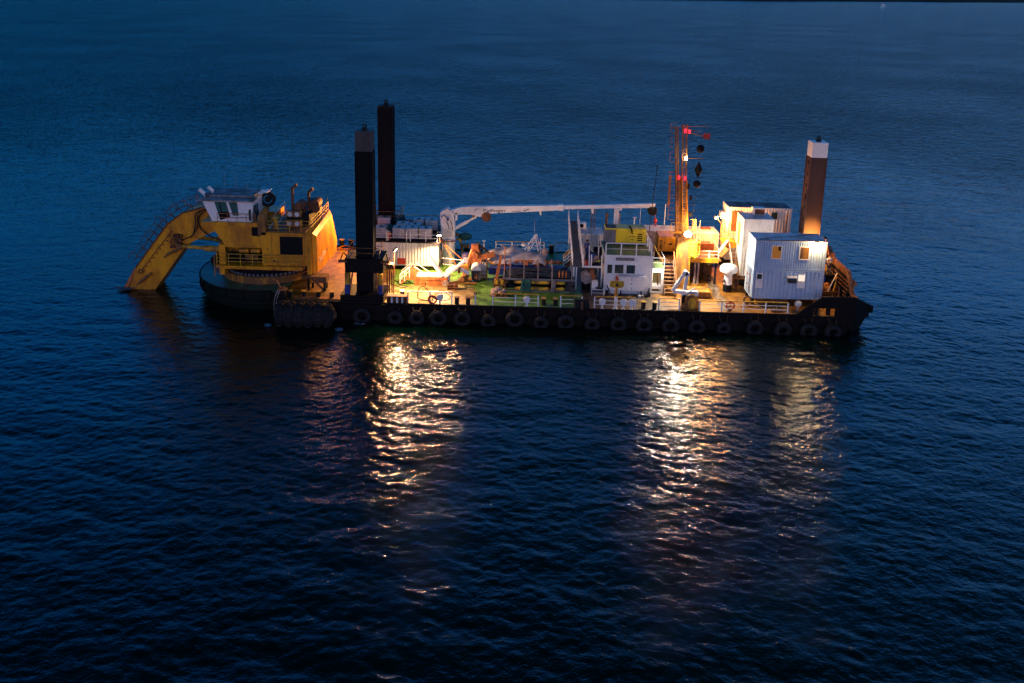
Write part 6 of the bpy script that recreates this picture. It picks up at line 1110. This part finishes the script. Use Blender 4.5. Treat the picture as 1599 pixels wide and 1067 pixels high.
# front blue-white stack
cu_ = container('cabin_container', 'upper blue-white cabin with two orange lit windows at the right end of the deck', 'container', 20.65, 2.17, 3.27, 6.06, 2.44, 2.62, mat='bluw', pitch=.2, roof='lgrey')
window(cu_, 22.08, 22.84, 4.3, 5.38, 2.17, 'g_win'); window(cu_, 24.45, 25.2, 4.3, 5.36, 2.17, 'g_win'); P('blind', MB().box((24.47, 2.13, 4.32), (24.75, 2.134, 5.34)), 'brn', cu_); P('roof_lip', MB().box((20.6, 2.1, 5.88), (26.75, 2.2, 5.93)), 'rust', cu_); P('cable', MB().curve([(21, 2.3, 5.93), (22.5, 3.0, 5.93), (24.0, 3.4, 5.93), (26.5, 4.4, 5.93)], .02), 'dark', cu_)
P('shadow_figure', MB().box((22.6, 2.128, 5.0), (22.8, 2.134, 5.36)), 'dark', cu_)
cl_ = container('cabin_container', 'lower blue-white corrugated container with small square windows', 'container', 20.65, 2.17, .64, 6.06, 2.44, 2.6, mat='bluw', roof='dark', pitch=.36, dep=.09)
window(cl_, 20.98, 21.4, 2.42, 2.86, 2.17, 'glass'); window(cl_, 24.52, 25.08, 2.32, 2.88, 2.17, 'g_win2')
P('blank_panel', MB().box((20.9, 2.11, 1.62), (21.5, 2.15, 2.3)), 'wht', cl_); P('blank_panel', MB().box((24.45, 2.11, 1.68), (25.15, 2.15, 2.22)), 'wht', cl_)
mb = MB()
for y in (2.75, 3.1, 3.6, 4.0): mb.cyl((20.6, y, .8), (20.6, y, 3.1), .03, 6)
for y in (2.75, 3.6): mb.box((20.56, y - .1, 1.4), (20.6, y + .3, 1.5)); mb.box((20.56, y - .1, 2.3), (20.6, y + .3, 2.4))
P('lock_rods', mb, 'rust', cl_); P('leg', MB().box((20.75, 2.3, 0), (20.95, 2.5, .64)).box((20.75, 4.2, 0), (20.95, 4.4, .64)).box((26.3, 2.3, 0), (26.5, 2.5, .64)).box((26.3, 4.2, 0), (26.5, 4.4, .64)).box((24.0, 2.5, 0), (24.15, 2.7, .64)), 'dark', cl_)
t = T('cooling_unit', (23.9, 2, 2.3), 'small cooling unit hung on the front of the lower blue-white container', 'cooling unit'); P('case', MB().box((23.6, 1.7, 2.25), (24.28, 2.1, 2.68)), 'spudc', t); P('hood', MB().box((23.5, 1.65, 2.69), (24.35, 2.1, 2.78)), 'wht', t)
t = T('floodlight', (25.8, 2.1, 5.75), 'glowing wall lamp beside the right window of the upper blue-white cabin', 'lamp'); P('housing', MB().box((25.65, 2.02, 5.78), (25.95, 2.16, 5.9)), 'dark', t); P('lens', MB().sph((25.8, 1.98, 5.72), .12, 12, 8, (1.2, .6, .7)), 'g_wrm', t)
ONE('fender_ball', MB().sph((24.35, 1.0, .65), .3, 16, 10).cyl((24.35, 1.0, 0), (24.35, 1.0, .4), .06), 'plast', 'white ball at the left tip of the stern bulwark', 'ball')
t = T('low_tray', (22, 1.5, 0), 'low dark tray of scrap under the front of the blue-white stack', 'tray'); P('tray', MB().box((22.0, .6, .01), (22.9, 1.1, .14)).sph((22.3, .8, .2), .12, 8, 6).sph((22.6, .85, .2), .14, 8, 6), 'rust', t)
ONE('pipe_stub', MB().torus((20.3, 2.0, .55), (0, 1, 0), .3, .08, 16, 6).cyl((20.3, 2.0, 0), (20.3, 2.0, .4), .1), 'rust', 'curved rusty pipe under the left foot of the blue-white stack', 'pipe')

# ------------------------------------------------------------------ lamps that sit on things
def flood(loc, d, lb, m_='g_wrm', s=.2, pole=None):
    t = T('floodlight', loc, lb, 'lamp'); l = Vector(loc); d = Vector(d).normalized(); b = l - d * .22
    P('housing', MB().bar(b - d * .12, b + d * .05, s * 2, s * 1.5), 'dark', t); P('lens', MB().bar(b + d * .051, b + d * .07, s * 1.7, s * 1.2), m_, t)
    if pole: P('pole', MB().cyl(pole, b - d * .1, .05, 8), 'rust', t)
    return t
flood((-10.0, 1.9, 4.05), (.75, -.15, -.6), 'floodlight on a rusty pole at the right of the near spud guide', pole=(-10.3, 1.9, 0))
flood((-7.0, 8.3, 3.5), (.1, -.6, -.8), 'floodlight between the tanks and the crane column', pole=(-6.95, 8.75, 2.86))
flood((-13.95, 12.7, 5.45), (-.7, -.4, -.5), 'sodium floodlight at the foot of the far spud', 'g_sod', pole=(-13.6, 12.8, 4.0))
flood((19.35, 11.0, 5.3), (.6, -.6, -.5), 'floodlight at the left corner of the upper back cabin', 'g_wht', pole=(19.9, 11.45, 4.6))
flood((27.6, 5.9, 5.0), (-.5, .5, -.6), 'sodium floodlight on the stern walkway beside the brown spud', 'g_sod', pole=(28.7, 5.5, 1.95))
ONE('floodlight', MB().box((12.8, 4.42, 2.1), (13.1, 4.49, 2.2)), 'g_wrm', 'small lamp above the doorway of the white annex', 'lamp')

# ------------------------------------------------------------------ stern gear and people
t = T('stern_walkway', (28, 8, 0), 'dark raised stern walkway with orange lit railing round the brown spud', 'walkway')
P('floor', MB().box((26.8, 5.1, 1.85), (28.7, 10.5, 1.95)), 'dark', t)
P('railing', MB().path([(28.72, 6.2, 1.95), (28.72, 6.2, 3.0), (28.72, 10.4, 3.9), (28.72, 10.4, 1.95)], .04).path([(28.72, 6.2, 2.5), (28.72, 10.4, 3.4)], .03).path([(28.72, 8.2, 1.95), (28.72, 8.2, 3.4)], .03).path([(27.9, 10.6, 3.0), (28.6, 10.6, 4.3), (28.9, 10.6, 3.9)], .07), 'wht', t)
P('leg', MB().box((26.9, 5.7, 0), (27.05, 5.85, 1.85)).box((28.5, 5.7, 0), (28.65, 5.85, 1.85)).box((28.5, 10.3, 0), (28.65, 10.45, 1.85)), 'dark', t)
t = T('stern_winch', (27.6, 4.8, 0), 'orange lit winch machinery on the stern deck behind the bulwark', 'winch')
P('frame', MB().box((26.9, 3.6, .006), (28.6, 5.6, .25)).box((26.9, 3.6, .3), (28.4, 3.7, .9)), 'ydk', t); P('drum', MB().cyl((27.0, 4.6, .7), (28.2, 4.6, .7), .42, 16).cyl((27.6, 4.6, .7), (27.7, 4.6, .7), .6, 18), 'ydk', t); P('motor', MB().sph((28.1, 5.0, 1.0), .3, 10, 7).box((27.2, 5.0, .9), (27.8, 5.5, 1.4)), 'orng', t)
P('brace', MB().bar((27.5, 3.6, .4), (28.75, 4.6, 2.3), .07), 'wht', t); P('brace', MB().bar((27.9, 3.2, .1), (28.75, 4.6, 1.9), .1), 'ysafe', t); P('brace', MB().bar((28.4, 2.8, .3), (28.6, 3.4, 1.5), .14), 'orng', t)
ONE('orange_float', MB().sph((27.6, 6.4, 2.35), .45, 14, 9, (1, .8, .9)), 'orng', 'big orange buoy on the stern walkway behind the blue-white stack', 'buoy')

def person(base, yaw, lb, top_m, leg_m, pose=0, sc=1.0):
    """one continuous skinned body; clothes are close shells of the same skeleton"""
    J = {'pel': (0, 0, .95), 'spi': (0, .0, 1.15), 'che': (0, .02, 1.38), 'nek': (0, .02, 1.50), 'hed': (0, -.01, 1.62), 'top': (0, .0, 1.74),
         'hl': (.1, 0, .92), 'kl': (.12, -.03, .5), 'al': (.12, .02, .09), 'tl': (.13, -.16, .03), 'hr': (-.1, 0, .92), 'kr': (-.13, -.06, .5), 'ar': (-.13, .06, .09), 'tr': (-.14, -.12, .03),
         'sl': (.19, .02, 1.42), 'el': (.27, -.02, 1.15), 'wl': (.22, -.22, 1.02), 'fl': (.2, -.3, .99), 'sr': (-.19, .02, 1.42), 'er': (-.29, -.02, 1.16), 'wr': (-.3, -.2, .98), 'fr': (-.3, -.28, .95)}
    R_ = dict(pel=.15, spi=.13, che=.155, nek=.06, hed=.095, top=.07, hl=.1, kl=.065, al=.045, tl=.035, hr=.1, kr=.065, ar=.045, tr=.035, sl=.065, el=.045, wl=.032, fl=.03, sr=.065, er=.045, wr=.032, fr=.03)
    Ed = [('pel', 'spi'), ('spi', 'che'), ('che', 'nek'), ('nek', 'hed'), ('hed', 'top'), ('pel', 'hl'), ('hl', 'kl'), ('kl', 'al'), ('al', 'tl'), ('pel', 'hr'), ('hr', 'kr'), ('kr', 'ar'), ('ar', 'tr'), ('che', 'sl'), ('sl', 'el'), ('el', 'wl'), ('wl', 'fl'), ('che', 'sr'), ('sr', 'er'), ('er', 'wr'), ('wr', 'fr')]
    def skin(keys, edges, rad, mat, name, sub=1, extra=None):
        pts = dict(J); pts.update(extra or {}); me = bpy.data.meshes.new(name); bm = bmesh.new(); sk = bm.verts.layers.skin.verify(); V = {}
        for i, k_ in enumerate(keys):
            V[k_] = bm.verts.new(pts[k_]); r = rad[k_]; V[k_][sk].radius = (r, r * .85 if k_ in ('pel', 'spi', 'che') else r); V[k_][sk].use_root = (i == 0)
        for a, b in edges: bm.edges.new((V[a], V[b]))
        bm.to_mesh(me); bm.free(); o = bpy.data.objects.new(name, me); C.objects.link(o); o.modifiers.new('s', 'SKIN'); q = o.modifiers.new('d', 'SUBSURF'); q.levels = sub; q.render_levels = sub
        m2 = bpy.data.meshes.new_from_object(o.evaluated_get(bpy.context.evaluated_depsgraph_get())); bpy.data.objects.remove(o)
        m2.materials.clear(); m2.materials.append(M[mat]); m2.polygons.foreach_set('use_smooth', [True] * len(m2.polygons)); return m2
    root = T('person', base, lb, 'person'); root.rotation_euler = (0, 0, yaw); root.scale = (sc,) * 3
    def put(nm, me): o = bpy.data.objects.new(nm, me); C.objects.link(o); o.parent = root; return o
    put('body', skin(list(J), Ed, R_, 'skin', 'body', 2))
    up = {k_: R_[k_] + .022 for k_ in R_}; ex = {'hem': (0, 0, .9), 'cl': (.26, -.01, 1.2), 'cr': (-.27, -.01, 1.2)}; up.update(hem=.165, cl=.06, cr=.06); up['che'] = .17
    put('shirt', skin(['spi', 'che', 'hem', 'sl', 'cl', 'sr', 'cr'], [('spi', 'che'), ('spi', 'hem'), ('che', 'sl'), ('sl', 'cl'), ('che', 'sr'), ('sr', 'cr')], up, top_m, 'shirt', 2, ex))
    lo = {'pel': .17, 'hl': .125, 'kl2': .09, 'hr': .125, 'kr2': .09}; kz = .45 if pose == 0 else .12
    ex = {'kl2': (.125, -.02, kz), 'kr2': (-.135, -.03, kz)}; put('trousers', skin(['pel', 'hl', 'kl2', 'hr', 'kr2'], [('pel', 'hl'), ('hl', 'kl2'), ('pel', 'hr'), ('hr', 'kr2')], lo, leg_m, 'trousers', 2, ex))
    mb = MB().sph((0, .02, 1.70), .112, 14, 10, (.95, 1, .9)); h = P('hair', mb, 'hair', None); h.parent = root; h.location = (0, 0, 0)
    mb = MB().sph((0, -.105, 1.63), .018, 6, 5).sph((.035, -.088, 1.665), .012, 6, 4).sph((-.035, -.088, 1.665), .012, 6, 4).sph((.095, .01, 1.64), .02, 6, 5, (.5, 1, 1.4)).sph((-.095, .01, 1.64), .02, 6, 5, (.5, 1, 1.4)).box((-.025, -.1, 1.588), (.025, -.088, 1.597))
    h = P('face_features', mb, 'skin', None); h.parent = root; h.location = (0, 0, 0)
    mb = MB()
    for s in (1, -1):
        hx, hy, hz = (J['fl'] if s > 0 else J['fr'])
        for i, l_ in enumerate((.07, .08, .075, .06)): mb.path([(hx - .027 + i * .018, hy, hz), (hx - .028 + i * .019, hy - l_ * .6, hz - .01), (hx - .027 + i * .018, hy - l_ * .9, hz - .035)], .0085, 6)
        mb.path([(hx - s * .03, hy + .03, hz), (hx - s * .055, hy - .01, hz - .01), (hx - s * .05, hy - .04, hz - .02)], .01, 6)
    h = P('fingers', mb, 'skin', None); h.parent = root; h.location = (0, 0, 0)
    return root
person((28.3, 5.6, 1.95), math.radians(25), 'person in white shirt and dark shorts standing on the stern walkway', 'shirt', 'shorts')
person((6.7, 7.3, 2.2), math.radians(200), 'person in blue overall standing on the tool platform', 'boil', 'boil', 1)

# ------------------------------------------------------------------ distant speedboat
t = T('speedboat', (790, 1900, SEA), 'tiny white speedboat far away near the top of the picture', 'boat')
P('hull', MB().hexa([(786, 1897, SEA), (794, 1897.5, SEA), (794, 1902, SEA), (786, 1902, SEA), (785, 1896.5, SEA + 2), (797, 1899, SEA + 2.4), (797, 1900, SEA + 2.4), (785, 1902.5, SEA + 2)]), 'wht', t); P('cabin', MB().box((787, 1898, SEA + 2), (791, 1901, SEA + 3.6)), 'wht', t)
ONE('wake', MB().add([(785, 1895, SEA + .35), (785, 1904, SEA + .35), (765, 1910, SEA + .3), (765, 1892, SEA + .3)], [(0, 1, 2, 3)]).box((783, 1896, SEA + .3), (790, 1903, SEA + 1.0)), 'foam', 'white wake behind the tiny distant speedboat', 'wake', kind='stuff')
